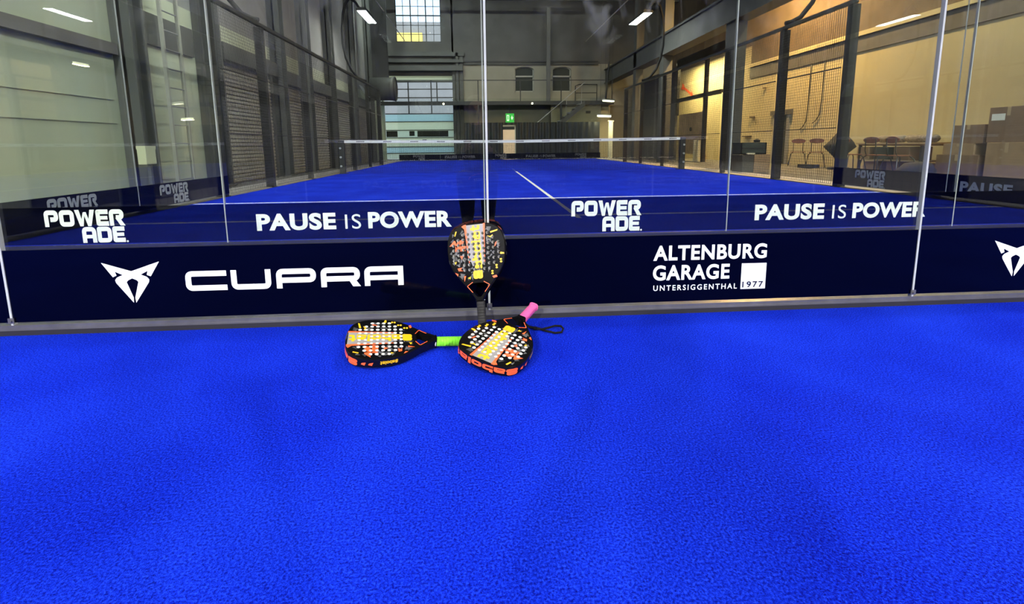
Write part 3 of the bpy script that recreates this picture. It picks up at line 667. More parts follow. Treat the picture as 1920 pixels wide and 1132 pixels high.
# join everything into one head mesh
V, Fc, Mi = [], [], []
for o, mi in parts:
    me = o.data; off = len(V); V += [tuple(v.co) for v in me.vertices]
    for p in me.polygons:
        m_ = mi
        if o is core and abs(p.normal.z) < .2:
            c = p.center
            if any((c.x-x)**2+(c.y-y)**2 < (HR*1.05)**2 for x, y in HOLES): m_ = 6
        Fc.append([v+off for v in p.vertices]); Mi.append(m_)
for o, _ in parts: bpy.data.objects.remove(o)
bpy.data.objects.remove(cutter)
hm = bpy.data.meshes.new('racket_head'); hm.from_pydata(V, [], Fc)
for k in MATS: hm.materials.append(M[k])
for p, mi in zip(hm.polygons, Mi): p.material_index = mi
def superell(a, b, n=16, e=3.2):
    r = []
    for k in range(n):
        t = 2*PI*k/n; c, s_ = math.cos(t), math.sin(t)
        r.append((math.copysign(abs(c)**(2/e), c)*a, math.copysign(abs(s_)**(2/e), s_)*b))
    return r
def sweep(mb, secs, mi=0):
    n = len(secs[0][1]); vs = [(x, y, z) for y, R_ in secs for x, z in R_]; fs = []
    for i in range(len(secs)-1):
        for j in range(n): fs.append((i*n+j, i*n+(j+1) % n, (i+1)*n+(j+1) % n, (i+1)*n+j))
    fs += [tuple(range(n)), tuple((len(secs)-1)*n+j for j in range(n))[::-1]]
    return mb.add(vs, fs, mi)
def make_racket(label, grip, mtx, collar=True, strap=None):
    root = empty('padel_racket'); root.matrix_world = mtx; tag(root, label, 'racket', 'padel rackets')
    h = bpy.data.objects.new('racket_head', hm); COL.objects.link(h); h.parent = root
    secs = [(.128, superell(.0165, .0140))]
    y = .118
    while y > .012: secs += [(y, superell(.0172, .0150)), (y-.009, superell(.0178, .0155)), (y-.0095, superell(.0170, .0148))]; y -= .0115
    secs += [(.010, superell(.0185, .0165)), (.003, superell(.0200, .0178)), (.0, superell(.0185, .0165)), (-.0015, superell(.014, .012))]
    g = sweep(MB(), secs).build('grip', M[grip], root, smooth=True)
    sweep(MB(), [(.142, superell(.0178, .0152)), (.140, superell(.0184, .0158)), (.128, superell(.0184, .0158)), (.1265, superell(.0178, .0152))]).build('collar', M['collar' if collar else 'rk_ye'], root, smooth=False)
    if strap:
        inv = mtx.inverted()
        st = MB()
        for off in (0, .006):
            st.tube([inv @ (Vector(p)+Vector((0, off, off*.3))) for p in strap[0]], .0036, 8)
        st.tube([inv @ Vector(p) for p in strap[1]], .0042, 8, closed=True)
        so = st.build('wrist_strap', M['strap'], root, smooth=True)
        p = inv @ Vector(strap[2]); q = inv @ Vector(strap[3]); MB().tube([p, q], .0075, 10).build('cord_slider', M['strap'], so)
    return root
def mtx(R, t): return Matrix.Translation(t) @ Matrix([r[:] for r in R]).to_4x4()
make_racket('padel racket with black grip standing upright against the glass joint', 'grip_k',
    mtx([[0.96698828, -0.05333491, -0.24917677], [-0.2219205, 0.30433251, -0.92635469], [0.12523964, 0.95107156, 0.28244986]], (-1.0307, -0.1574, .0066)))
LEFT_M = mtx([[-0.16664872, -0.97605046, 0.13983452], [0.9636067, -0.19127861, -0.1867475], [0.20902233, 0.10362425, 0.9724051]], (-1.08884, -.2729, .0158))
make_racket('padel racket with bright green grip lying left, its handle under another racket', 'grip_g', LEFT_M)
RIGHT_M = mtx([[-0.86056741, -0.49847523, 0.10462403], [0.46862914, -0.85537174, -0.22073948], [0.1995256, -0.14093133, 0.96970506]], (-.8150, -.1342, .0992))
make_racket('padel racket with pink grip lying right, grip end raised towards the glass', 'grip_p', RIGHT_M, False,
    ([(-.868, -.150, .055), (-.850, -.135, .020), (-.835, -.138, .009), (-.815, -.150, .008), (-.790, -.164, .008)],
     [(-.790, -.164, .008), (-.760, -.158, .012), (-.728, -.148, .016), (-.704, -.156, .017), (-.698, -.176, .014), (-.708, -.200, .008), (-.735, -.200, .006), (-.768, -.180, .007)], (-.817, -.149, .009), (-.806, -.155, .009)))

# ------------------------------------------------------------------ hall: left side
def column(x0, x1, y0, y1, z1, label, m='coldark', flange=True):
    mb = MB()
    if flange: mb.box(x0, x1, y0, y0+.03, 0, z1).box(x0, x1, y1-.03, y1, 0, z1).box((x0+x1)/2-.02, (x0+x1)/2+.02, y0, y1, 0, z1).box(x0-.05, x1+.05, y0-.05, y1+.05, 0, .03)
    else: mb.box(x0, x1, y0, y1, 0, z1)
    o = mb.build('steel_column', M[m]); tag(o, label, 'column', 'hall columns'); return o
for i, (y, w) in enumerate([(5.75, .32), (7.9, .42), (11.2, .30), (13.2, .32), (15.6, .34), (18.6, .36), (21.8, .40)]):
    column(XL+.005, XL+.30, y-w/2, y+w/2, 8.6, 'dark steel column on the left hall wall, %s from the near glass' % ORD[i])
for i, y in enumerate((-6, -12, -18)): column(XL+.005, XL+.30, y-.18, y+.18, 8.6, 'dark steel column on the left hall wall beside the near court, %s' % ORD[i])
o = MB().box(XL+.002, XL+.10, -20, 5.56, 2.13, 2.29).build('cable_tray', M['grbeam']); tag(o, 'long grey cable tray along the pale left wall', 'cable tray')
for i, z in enumerate((1.14, 1.48)):
    o = MB().box(XL+.002, XL+.02, 1.0, 5.5, z, z+.012).build('wall_rail', M['palewall']); tag(o, '%s thin rail along the pale left wall' % ['lower', 'upper'][i], 'rail')
def shutter_door(y0, y1, z1, label):
    root = empty('roller_shutter', (XL, (y0+y1)/2, 0)); tag(root, label, 'shutter', 'roller shutters on the left wall')
    h = (y1-y0)/2; mb = MB(); n = int(z1/.085)
    for k in range(n):
        z = .02+k*.085; mb.add(
            [(.03, -h, z), (.066, -h, z+.02), (.066, -h, z+.062), (.03, -h, z+.083), (.03, h, z), (.066, h, z+.02), (.066, h, z+.062), (.03, h, z+.083)], [(0, 1, 5, 4), (1, 2, 6, 5), (2, 3, 7, 6)])
    mb.box(.025, .03, -h, h, 0, z1)
    mb.build('slat_curtain', M['shutter'], root)
    for s_ in (-1, 1): MB().box(.005, .10, s_*h-.05, s_*h+.05, 0, z1).build('guide_rail', M['coldark'], root)
    MB().box(.005, .24, -h-.05, h+.05, z1, z1+.34).build('shutter_box', M['coldark'], root)
for i, (y0, y1, z) in enumerate([(8.35, 10.85, 2.55), (11.55, 12.9, 2.45), (13.5, 15.3, 2.5), (16.0, 18.2, 2.5), (19.0, 21.4, 2.5)]):
    shutter_door(y0, y1, z, 'pale ribbed roller shutter on the left wall, %s from the near glass' % ORD[i])
o = MB().box(XL+.005, XL+.05, 6.0, 7.6, 2.45, 2.95).build('wall_cabinet', M['coldark']); tag(o, 'dark shallow cabinet high on the left wall before the first shutter', 'cabinet')
root = empty('junction_box', (-5.5, 4.72, .56)); tag(root, 'small pale yellow box on a post behind the left side glass', 'box')
MB().box(-.06, .05, -.11, .09, 0, .24).build('box_body', M['box'], root, bevel=.006); MB().box(-.064, .054, -.114, .094, .20, .244).build('box_lid', M['box'], root)
MB().box(-.02, .02, .0, .04, -.572, 0).build('box_post', M['coldark'], root)
# ladder-like wall grid
root = empty('wall_ladder', (XL+.34, 6.45, 0)); tag(root, 'pale steel wall ladder behind the left side glass', 'ladder')
for y in (-.22, .22): MB().box(-.025, .025, y-.02, y+.02, 0, 4.6).build('ladder_stile', M['shutter'], root)
for k in range(15): MB().tube([(0, -.22, .25+.3*k), (0, .22, .25+.3*k)], .012, 6).build('ladder_rung', M['steel'], root)
# fan heater hung at the left
root = empty('fan_heater', (-5.25, 20.0, 3.27)); tag(root, 'large dark drum fan heater hung high at the left wall', 'heater')
MB().tube([(-.55, 0, 0), (.35, 0, 0), (.5, 0, 0)], [.50, .50, .54], 28).build('drum', M['coldark'], root, smooth=True)
MB().tube([(.50+.0, math.cos(a)*.50, math.sin(a)*.50) for a in [2*PI*k/24 for k in range(24)]], .035, 6, closed=True).build('front_ring', M['black'], root)
MB().box(-.45, .25, -.03, .03, .5, 5.9).build('hanger', M['black'], root)
MB().add([(-.75, -.34, -.28), (-.75, .34, -.28), (-.15, .30, -.62), (-.15, -.30, -.62), (-1.0, -.34, .15), (-1.0, .34, .15)], [(0, 1, 2, 3), (0, 4, 5, 1)]).build('air_duct', M['galv'], root)

# ------------------------------------------------------------------ hall: back end
YG = 24.5
root = empty('gallery', (0, YG, 0)); tag(root, 'dark steel gallery with a thin railing across the back of the hall', 'gallery')
MB().box(XL+.02, 6.4, -.08, .10, 2.92, 3.12).build('edge_beam', M['black'], root)
MB().box(XL+.02, 6.4, .10, 1.46, 3.04, 3.10).build('deck', M['coldark'], root)
MB().box(XL+.02, 6.4, -.03, .03, 4.21, 4.25).build('handrail', M['black'], root)
for x in (-6.2, -3.6, -1.08, 1.22, 3.46, 6.3): MB().box(x-.025, x+.025, -.03, .03, 3.12, 4.23).build('rail_post', M['black'], root)
MB().box(2.66, 2.86, -.06, .09, 3.12, 8.0).build('support_post', M['coldark'], root)
for x in (-1.08, 3.46): MB().box(x-.05, x+.05, -.05, .05, 0, 2.92).build('support_leg', M['black'], root)
MB().tube([(4.25, 0, 3.12), (4.25, 0, 3.92), (4.45, 0, 4.0), (5.45, 0, 4.0), (5.45, 0, 3.12)], .03, 8).build('gate_rail', M['black'], root)
MB().tube([(4.25, 0, 3.55), (5.45, 0, 3.55)], .022, 8).build('gate_rail', M['black'], root)
MB().tube([(5.95, 0, 3.12), (6.1, 0, 5.2)], .05, 8).build('corner_post', M['black'], root)
for i, x in enumerate((-2.95, 1.85)):
    r = empty('spotlight', (x, YG-.165, 2.98)); tag(r, 'small glowing spotlight on the gallery beam, %s' % ['in front of the garage door', 'above the exit sign'][i], 'spotlight', 'gallery spotlights')
    MB().tube([(0, .072, .03), (0, -.01, 0)], .05, 10).build('spot_body', M['black'], r); MB().tube([(0, -.012, 0), (0, -.05, -.02)], [.055, .04], 10).build('bulb', M['spot'], r)
    ld = bpy.data.lights.new('spot_light', 'SPOT'); ld.energy = 160; ld.spot_size = math.radians(70); ld.spot_blend = .6; ld.color = (1, .86, .6); ld.shadow_soft_size = .05
    lo = bpy.data.objects.new('spot_light', ld); COL.objects.link(lo); lo.parent = r; lo.location = (0, -.07, -.03); lo.rotation_euler = (math.radians(-62), 0, math.radians(35 if i else 0))
# staircase from the gallery down to the left
root = empty('staircase', (3.0, 23.93, 0)); tag(root, 'steel staircase rising to the right under the gallery', 'staircase')
def slope(x): return 3.05-(4.6-x)*.80
for yy in (-.35, .40): MB().prism([(4.6-3.0, 3.05), (4.6-3.0, 2.78), (1.2-3.0, slope(1.2)-.27), (1.2-3.0, slope(1.2))], yy, yy+.05).build('stringer', M['grbeam'], root)
for k in range(12):
    x = 4.4-.27*k; MB().box(x-3.14, x-2.86, -.30, .40, slope(x)-.03, slope(x)).build('tread', M['steel'], root)
MB().tube([(1.6, -.35, 4.0), (1.45, -.35, 3.9), (1.2-3.0+.5, -.35, slope(1.7)+.9)], .022, 8).build('handrail', M['steel'], root)
for x in (4.4, 3.6, 2.8, 2.0): MB().tube([(x-3, -.35, slope(x)), (x-3, -.35, slope(x)+.90)], .016, 6).build('baluster', M['steel'], root)
o = MB().box(3.0, 6.4, 25.2, 25.26, 0, 2.98).build('stair_wall', M['cream']); tag(o, 'cream wall under the stairs lit by the warm lamp', 'wall')
o = MB().box(5.0, 5.26, 25.12, 25.19, 2.48, 2.62).build('vent_grille', M['grbeam']); tag(o, 'small grey vent on the cream wall beside the stairs', 'vent')
# dark curtain with a doorway
mb = MB(); n = 160
def curtain(mb, x0, x1, z0, z1, y):
    k = int((x1-x0)/.06); vs = []
    for i in range(k+1):
        x = x0+(x1-x0)*i/k; d = .035*math.sin(i*1.25)+.015*math.sin(i*.4)
        vs += [(x, y+d, z0), (x, y+d, z1)]
    mb.add(vs, [(2*i, 2*i+2, 2*i+3, 2*i+1) for i in range(k)])
curtain(mb, -1.85, .18, .02, 1.92, 23.2); curtain(mb, .18, .86, 1.80, 1.92, 23.2); curtain(mb, .86, 5.3, .02, 1.92, 23.2)
o = mb.build('dark_curtain', M['black'], smooth=True); tag(o, 'black curtain hung across the back below the gallery', 'curtain')
r = empty('glowing_beige_door', (.50, 23.26, 0)); tag(r, 'pale beige door with an added glow in the black curtain below the green sign', 'door')
MB().box(-.33, .30, 0, .05, 0, 1.55).build('glowing_leaf', M['beige'], r); MB().box(-.33, .27, -.01, .0, 1.55, 1.71).build('top_panel', M['dkpane'], r); MB().box(-.36, .36, .0, .05, 1.71, 1.78).box(.30, .36, 0, .05, 0, 1.78).build('door_frame', M['yellowpost'], r)  # leaf glows by itself, there is no lamp in it
MB().tube([(-.25, -.005, .35), (-.25, -.03, .35), (-.25, -.03, .12)], .015, 8).build('handle', M['black'], r)
r = empty('exit_sign', (.62, 24.36, 1.97)); tag(r, 'glowing green emergency exit sign above the beige door', 'sign')
MB().box(-.23, .23, -.02, .03, 0, .48).build('sign_body', M['exitg'], r)
g = MB(); g.box(-.17, -.04, -.028, -.021, .08, .40); g.build('door_symbol', M['exitw'], r)
MB().box(-.135, -.075, -.034, -.029, .15, .36).build('running_figure', M['exitg'], r)
MB().prism([(.05, .28), (.10, .28), (.10, .36), (.13, .36), (.13, .28), (.19, .28), (.115, .13)], -.028, -.021).build('arrow', M['exitw'], r)
MB().box(-.01, .01, 0, .053, .44, 1.0).build('hanger', M['black'], r)
o = empty('vertical_sign', (-1.02, 23.3, .55)); tag(o, 'narrow pale upright sign beside the glass joint at the back', 'sign')
MB().box(-.08, .08, 0, .03, 0, 1.05).build('sign_board', M['yellowpost'], o); MB().box(-.06, .06, .03, .07, -.55, .6).build('sign_post', M['black'], o)
for k in range(7): MB().box(-.045, .045-.02*(k % 2), -.004, 0, .12+.12*k, .17+.12*k).build('sign_mark', M['black'], o)
o = empty('white_post', (6.0, 23.6, 0)); tag(o, 'pale yellow square post beside the warm lamp at the back right', 'post')
MB().box(-.10, .12, -.08, .08, 0, 1.95).build('post_shaft', M['yellowpost'], o); MB().box(-.14, .16, -.1, .1, 1.95, 2.0).build('post_cap', M['yellowpost'], o)
def tube_lamp(loc, L_, label, m, power=0, rz=0, hang=.6, shade=True, col=(1, .86, .55), tilt=0):
    r = empty('tube_lamp', loc, (0, 0, rz)); tag(r, label, 'lamp', 'tube lamps')
    MB().box(-L_/2, L_/2, -.10, .10, .06, .12).build('lamp_housing', M['shutter'], r)
    MB().tube([(-L_/2+.03, -.04, .02), (L_/2-.03, -.04, .02)], .045, 10).build('lamp_tube', M[m], r); MB().tube([(-L_/2+.03, .05, .02), (L_/2-.03, .05, .02)], .045, 10).build('lamp_tube', M[m], r)
    for x in (-L_*.35, L_*.35): MB().tube([(x, 0, .12), (x, 0, .12+hang)], .006, 6).build('hanger', M['black'], r)
    if power:
        ld = bpy.data.lights.new('tube_light', 'AREA'); ld.shape = 'RECTANGLE'; ld.size = L_; ld.size_y = .2; ld.energy = power; ld.color = col
        lo = bpy.data.objects.new('tube_light', ld); COL.objects.link(lo); lo.parent = r; lo.location = (0, 0, -.04); lo.rotation_euler = (math.radians(tilt), 0, 0)
    return r
tube_lamp((5.5, 23.0, 2.18), .95, 'bright warm tube lamp low at the back right, beside the pale post', 'warm', 60, math.radians(35), 6.9)
tube_lamp((5.6, 22.6, 2.92), .8, 'dim thin tube lamp above the warm lamp at the back right', 'dull', 10, math.radians(35), 6.16)
tube_lamp((-3.9, 19.6, 8.6), 1.4, 'unseen tube lamp added under the roof to brighten the garage door', 'warm', 520, 0, .5, col=(.92, 1, .95), tilt=42)  # added out of view to light the garage door
tube_lamp((1.6, 19.6, 8.6), 1.4, 'unseen tube lamp added under the roof to brighten the back wall', 'warm', 260, 0, .5, col=(1, .93, .8), tilt=35)  # added fill for the back wall and the door below the gallery
tube_lamp((0, 12, 8.6), 1.4, 'unseen tube lamp added under the roof as fill over the far court net', 'warm', 70, PI/2, .5, col=(1, .97, .9))  # added fill light above the far court
tube_lamp((2.5, 3.2, 8.6), 1.4, 'unseen tube lamp added between the two courts to brighten the left wall', 'warm', 1250, PI/2, .5, col=(1, .98, .88), tilt=56)  # added to lift the pale left wall, turned towards it

# ------------------------------------------------------------------ hall: right side
for i, (x, y, w, d) in enumerate([(6.45, 11.9, .36, .5), (6.45, 17.2, .36, .42), (6.45, 20.6, .34, .4)]):
    column(x-w/2, x+w/2, y-d/2, y+d/2, 8.8, 'dark steel column right of the far court, %s from the glass' % ORD[i], flange=False)
o = MB().box(6.28, 6.62, 6.0, 25.9, 4.25, 4.95).box(6.2, 6.70, 6.0, 25.9, 4.95, 5.02).box(6.2, 6.7, 6.0, 25.9, 4.2, 4.25).build('crane_beam', M['coldark']); tag(o, 'dark steel beam running along the right columns above the fence', 'beam')
# partition with the lit bay
XP = 8.0
r = empty('bay_frame', (XP, 18.2, 0)); tag(r, 'dark steel frame round the brightly lit bay at right', 'frame')
MB().box(-.06, .06, -1.42, -1.24, 0, 4.2).build('frame_post', M['black'], r); MB().box(-.06, .06, 1.36, 1.46, 2.0, 4.2).build('frame_post', M['black'], r)
MB().box(-.05, .05, -2.6, 1.46, 2.62, 2.74).build('frame_beam', M['black'], r); MB().box(-.06, .06, -2.9, 1.5, 4.06, 4.46).build('frame_beam', M['black'], r)
o = MB().box(XP+.06, XP+.09, 16.85, 19.5, .30, 2.03).box(XP+.09, XP+.14, 16.9, 17.0, 0, .3).box(XP+.09, XP+.14, 19.35, 19.45, 0, .3).build('plywood_board', M['ply']); tag(o, 'large plywood board standing in the lit bay at right', 'board')
o = MB().tube([(XP+.05, 18.2, 1.35), (XP+.02, 18.2, 1.35)], .09, 14).build('round_mark', M['black']); tag(o, 'small round dark knob on the plywood board', 'knob')
o = MB().box(XP-.06, XP+.06, 19.7, 25.9, 0, 4.2).build('side_partition', M['darkwall']); tag(o, 'dark partition wall right of the gallery stairs', 'partition')
for i, y in enumerate((16.95, 17.3)):
    o = MB().box(XP-.2, XP-.1, y-.05, y+.05, 0, .88 if i else .86).build('wooden_batten', M['yellowpost']); tag(o, 'pale wooden batten leaning before the plywood board, %s' % ['right', 'left'][i], 'batten', 'wooden battens')
ar = MB(); a0 = Vector((23.18, 3.75)); a1 = Vector((21.72, 3.10)); d_ = (a1-a0).normalized(); n_ = Vector((-d_.y, d_.x))
def P3(t, u): q = a0+d_*t+n_*u; return (XR-.03, q.x, q.y)
Lr = (a1-a0).length
ar.add([P3(0, -.16), P3(.30, -.13), P3(.34, -.06), P3(Lr-.30, -.05), P3(Lr-.32, -.16), P3(Lr, 0), P3(Lr-.32, .16), P3(Lr-.30, .05), P3(.34, .06), P3(.30, .13), P3(0, .16), P3(.08, 0)], [tuple(range(12))])
o = ar.build('wall_arrow', M['red']); tag(o, 'red arrow on the lit cream wall pointing down to the right', 'sign')
# door in the right wall
r = empty('side_door', (XR, 14.45, 0)); tag(r, 'open dark doorway with grey frame in the right wall behind the fence', 'door')
MB().box(-.03, -.005, -.30, .34, 0, 1.72).build('door_opening', M['dkpane'], r); MB().box(-.06, -.005, -.42, -.30, 0, 1.72).box(-.06, -.005, .34, .46, 0, 1.72).build('door_frame', M['steel'], r); MB().box(-.10, -.005, -.55, .60, 1.72, 1.88).build('lintel', M['grbeam'], r)
o = MB().tube([(XR-.45, 14.9, 0), (XR-.45, 14.9, .10), (XR-.45, 14.9, .13)], [.22, .22, .16], 14).build('white_bowl', M['yellowpost']); tag(o, 'small pale bowl on the floor by the doorway', 'bowl')
for i, (y0, z0, y1, z1) in enumerate([(13.13, 2.74, 13.2, 1.18), (12.52, 2.74, 12.6, 1.36)]):
    pts = [(XR-.03, y0, z0+.5), (XR-.03, y0, z0), (XR-.03, y0+.02, (z0+z1)/2), (XR-.03, y0+.06, z1+.25), (XR-.03, y1+.14, z1+.06), (XR-.03, y1+.28, z1)]
    o = MB().tube(pts, .014, 6).build('hanging_cable', M['cable'], smooth=True); tag(o, 'black cable hanging on the lit right wall, %s' % ['left of the pair', 'right of the pair'][i], 'cable', 'hanging cables')
for i, (y, z, w_) in enumerate([(16.3, 1.72, .25), (16.6, .98, .55), (15.6, 2.75, .10)]):
    o = MB().box(XR-.10, XR-.01, y-w_/2, y+w_/2, z, z+.05).build('wall_bracket', M['brown']); tag(o, 'small brown bracket on the lit right wall, %s' % ['upper', 'lower', 'topmost'][i], 'bracket', 'wall brackets')
# chairs
def make_chair(loc, rz, label):
    r = empty('stacking_chair', loc, (0, 0, rz)); tag(r, label, 'chair', 'chairs at the right wall')
    MB().prism([(.20*math.cos(t)*(1 if abs(math.cos(t)) < .8 else 1.0), .79+.075*math.sin(t)) for t in [2*PI*k/20 for k in range(20)]], .17, .19).build('backrest', M['brownred'], r)
    MB().prism([(.21*math.copysign(abs(math.cos(t))**.6, math.cos(t)), .20*math.copysign(abs(math.sin(t))**.6, math.sin(t))) for t in [2*PI*k/24 for k in range(24)]], .435, .455, axis='z').build('seat', M['brownred'], r)
    for x in (-.13, .13): MB().tube([(x, .14, .43), (x, .19, .55), (x, .20, .82)], .011, 8).build('back_tube', M['tube'], r)
    for x in (-1, 1):
        for y in (-1, 1): MB().tube([(x*.14, y*.13, .43), (x*.19, y*.18, .38), (x*.25, y*.24, .0)], .012, 8).build('leg', M['tube'], r)
    return r
make_chair((9.15, 12.72, 0), -.62, 'brown stacking chair with thin tube legs, nearer the doorway')
make_chair((9.2, 11.95, 0), -.62, 'brown stacking chair half behind the black cover')
r = empty('covered_stack', (9.0, 10.75, 0)); tag(r, 'black cloth draped to a slanting point beside the chairs', 'cover')
def lathe(prof, n=18, wob=0):
    mb = MB(); vs = []
    for i, (r_, z) in enumerate(prof):
        for k in range(n): a = 2*PI*k/n; q = r_*(1+wob*math.sin(3*a+i)); vs.append((q*math.cos(a), q*math.sin(a), z))
    fs = [(i*n+k, i*n+(k+1) % n, (i+1)*n+(k+1) % n, (i+1)*n+k) for i in range(len(prof)-1) for k in range(n)]
    return mb.add(vs, fs+[tuple(range(n))[::-1], tuple((len(prof)-1)*n+k for k in range(n))])
lathe([(.05, .15), (.10, .32), (.38, .62), (.30, .74), (.10, 1.0), (.03, 1.12)], 18, .12).build('cloth', M['blackcloth'], r, smooth=True)
MB().tube([(0, 0, 0), (0, 0, 1.2)], .025, 8).build('pole', M['tube'], r); lathe([(.26, 0), (.26, .05), (.05, .08)]).build('base', M['tube'], r)
o = MB().box(8.5, 8.9, 11.35, 11.75, 0, .10).build('floor_plate', M['blackcloth']); tag(o, 'flat black box on the floor below the chairs', 'box')
for i, (x, y, q) in enumerate([(8.22, 9.35, 1.45), (8.2, 8.55, 1.7), (8.2, 7.95, 1.5)]):
    make_chair((x, y, 0), q, 'brown chair before the long table, %s of the three at it' % ['left', 'middle', 'right'][i])
# crate and box near the fence
r = empty('wooden_box', (5.98, 10.05, 0)); tag(r, 'low pale wooden box standing just outside the right fence', 'box')
MB().box(-.30, .0, -.25, .25, 0, .44).build('box_side', M['floor'], r); MB().box(.0, .42, -.27, .27, 0, .46).build('box_front', M['card'], r)
r = empty('plastic_crate', (5.95, 10.05, .462)); tag(r, 'dark green crate with clutter on the wooden box', 'crate')
c = MB(); c.box(-.30, .36, -.22, .22, 0, .03)
for a in ((-.30, -.27, -.22, .22), (.33, .36, -.22, .22), (-.30, .36, -.22, -.19), (-.30, .36, .19, .22)): c.box(*a, 0, .30)
c.build('crate_body', M['grn'], r); MB().box(-.30, .36, -.235, -.222, .14, .17).build('crate_rib', M['black'], r)
o = lathe([(.07, 0), (.08, .06), (.02, .09)], 10).build('helmet', M['blackcloth'], loc=(6.15, 10.0, .765)); tag(o, 'dark round lump on top of the green crate', 'bag')
o = MB().box(5.75, 5.95, 9.72, 9.78, .462, .50).build('white_rag', M['yellowpost']); tag(o, 'pale rag on the edge of the wooden box', 'rag')
# tables along the right wall
def table(loc, L_, label):
    r = empty('folding_table', loc); tag(r, label, 'table', 'tables on the right')
    MB().box(-.38, .38, -L_/2, L_/2, .69, .725).build('tabletop', M['wood'], r)
    MB().box(-.34, .34, -L_/2+.05, L_/2-.05, .655, .69).build('apron', M['cardd'], r)
    for x in (-.32, .32):
        for y in (-L_/2+.1, L_/2-.1): MB().box(x-.025, x+.025, y-.025, y+.025, 0, .655).build('leg', M['tube'], r)
    MB().box(-.34, .34, -L_/2+.08, L_/2-.08, .30, .33).build('lower_shelf', M['wood'], r)
    return r
table((8.9, 8.65, 0), 1.9, 'long wooden table by the right wall carrying the rolled mats')
for i, (y, l, w) in enumerate([(8.05, .75, .30), (8.83, .72, .26)]):
    o = MB().tube([(8.80, y-l/2, .725+.085), (8.80, y-l/2+.05, .725+.09), (8.80, y+l/2-.05, .725+.09), (8.80, y+l/2, .725+.085)], [.06, .09, .09, .06], 14).build('rolled_mat', M['rug'], smooth=True); tag(o, 'patterned rolled mat on the long table, %s' % ['right one', 'left one'][i], 'mat', 'rolled mats')
for i, (y, m_, h, w, x) in enumerate([(9.4, 'card', .30, .36, 8.85), (8.85, 'grn', .30, .42, 8.85), (8.3, 'cardd', .31, .40, 8.85)]):
    o = MB().box(x-.28, x+.28, y-w/2, y+w/2, .332, .332+h-.01).build('storage_box', M[m_], bevel=.004); tag(o, '%s box on the lower shelf of the long table, %s' % (['brown cardboard', 'dark green', 'dark brown'][i], ['left', 'middle', 'right'][i]), 'box', 'boxes under the table')
for i, (y, m_, h, w) in enumerate([(9.2, 'card', .27, .42), (8.5, 'cardd', .28, .44), (7.95, 'card', .26, .40)]):
    o = MB().box(8.62, 9.16, y-w/2, y+w/2, 0, h).build('storage_box', M[m_], bevel=.004); tag(o, 'cardboard box on the floor under the long table, %s' % ['left', 'middle', 'right'][i], 'box', 'boxes under the table')
def carton(x, y, z, lx, ly, lz, m_, label, tape=True):
    r = empty('cardboard_carton', (x, y, z)); tag(r, label, 'carton', 'stacked cartons at right')
    MB().box(-lx/2, lx/2, -ly/2, ly/2, 0, lz).build('carton_body', M[m_], r, bevel=.005)
    if tape: MB().box(-lx/2-.002, lx/2+.002, -.03, .03, lz, lz+.002).box(-lx/2-.002, -lx/2-.0005, -.03, .03, lz*.75, lz).build('packing_tape', M['wood'], r)
    return r
carton(8.9, 6.95, 0, .8, .85, .48, 'cardd', 'large dark carton on the floor, bottom of the left carton stack')
carton(8.9, 6.95, .482, .78, .62, .22, 'card', 'flat carton in the middle of the left carton stack')
carton(8.9, 6.80, .704, .75, .60, .36, 'cardd', 'brown carton on top of the left carton stack')
carton(8.9, 6.05, 0, .8, .70, .72, 'card', 'tall carton on the floor at the right picture edge')
c = carton(8.9, 6.10, .722, .78, .66, .64, 'cardd', 'topmost carton at the right picture edge with a pale label')
MB().box(-.395, -.392, .05, .28, .40, .52).build('paper_label', M['white'], c)
o = lathe([(.30, 0), (.33, .16), (.22, .30), (.05, .34)], 18, .1).build('dark_bag', M['blackcloth'], loc=(7.95, 7.2, 0), smooth=True); tag(o, 'dark slumped bag on the floor before the table end', 'bag')
# unseen warm lamps added to brighten the right-hand room and its bay
tube_lamp((8.8, 20.0, 4.52), 3.2, 'unseen warm tube lamp added behind the frame to brighten the lit bay', 'warm', 820, PI/2, 4.5, col=(1, .72, .32))
tube_lamp((8.2, 13.2, 6.9), 1.5, 'unseen warm tube lamp added as fill high above the brown chairs', 'warm', 1500, PI/2, 2.1, col=(1, .57, .20))
tube_lamp((8.2, 7.4, 6.9), 1.5, 'unseen warm tube lamp added as fill high above the long table', 'warm', 260, PI/2, 2.1, col=(1, .82, .46))
# thin conduits under the roof
for i, (x, y0) in enumerate([(-5.1, 8), (5.1, 8)]):
    o = MB().tube([(x, y0, 6.55), (x, 25.9, 6.55)], .022, 6).build('ceiling_conduit', M['conduit']); tag(o, 'thin pale conduit running under the roof, %s side' % ['left', 'right'][i], 'conduit', 'roof conduits')
for i, y in enumerate((3, 10, 17, 24)):
    b = MB().box(XL+.02, XR-.02, y-.08, y+.08, 8.95, 9.15).box(XL+.02, XR-.02, y-.06, y+.06, 8.2, 8.32)
    for k in range(16): x = XL+.4+k*1.0; b.tube([(x, y, 8.26), (x+.5, y, 9.0), (x+1.0 if k < 15 else x+.6, y, 8.26)], .035, 6)
    o = b.build('roof_truss', M['coldark']); tag(o, 'dark steel roof truss across the hall, %s from the glass' % ORD[i], 'truss', 'roof trusses')

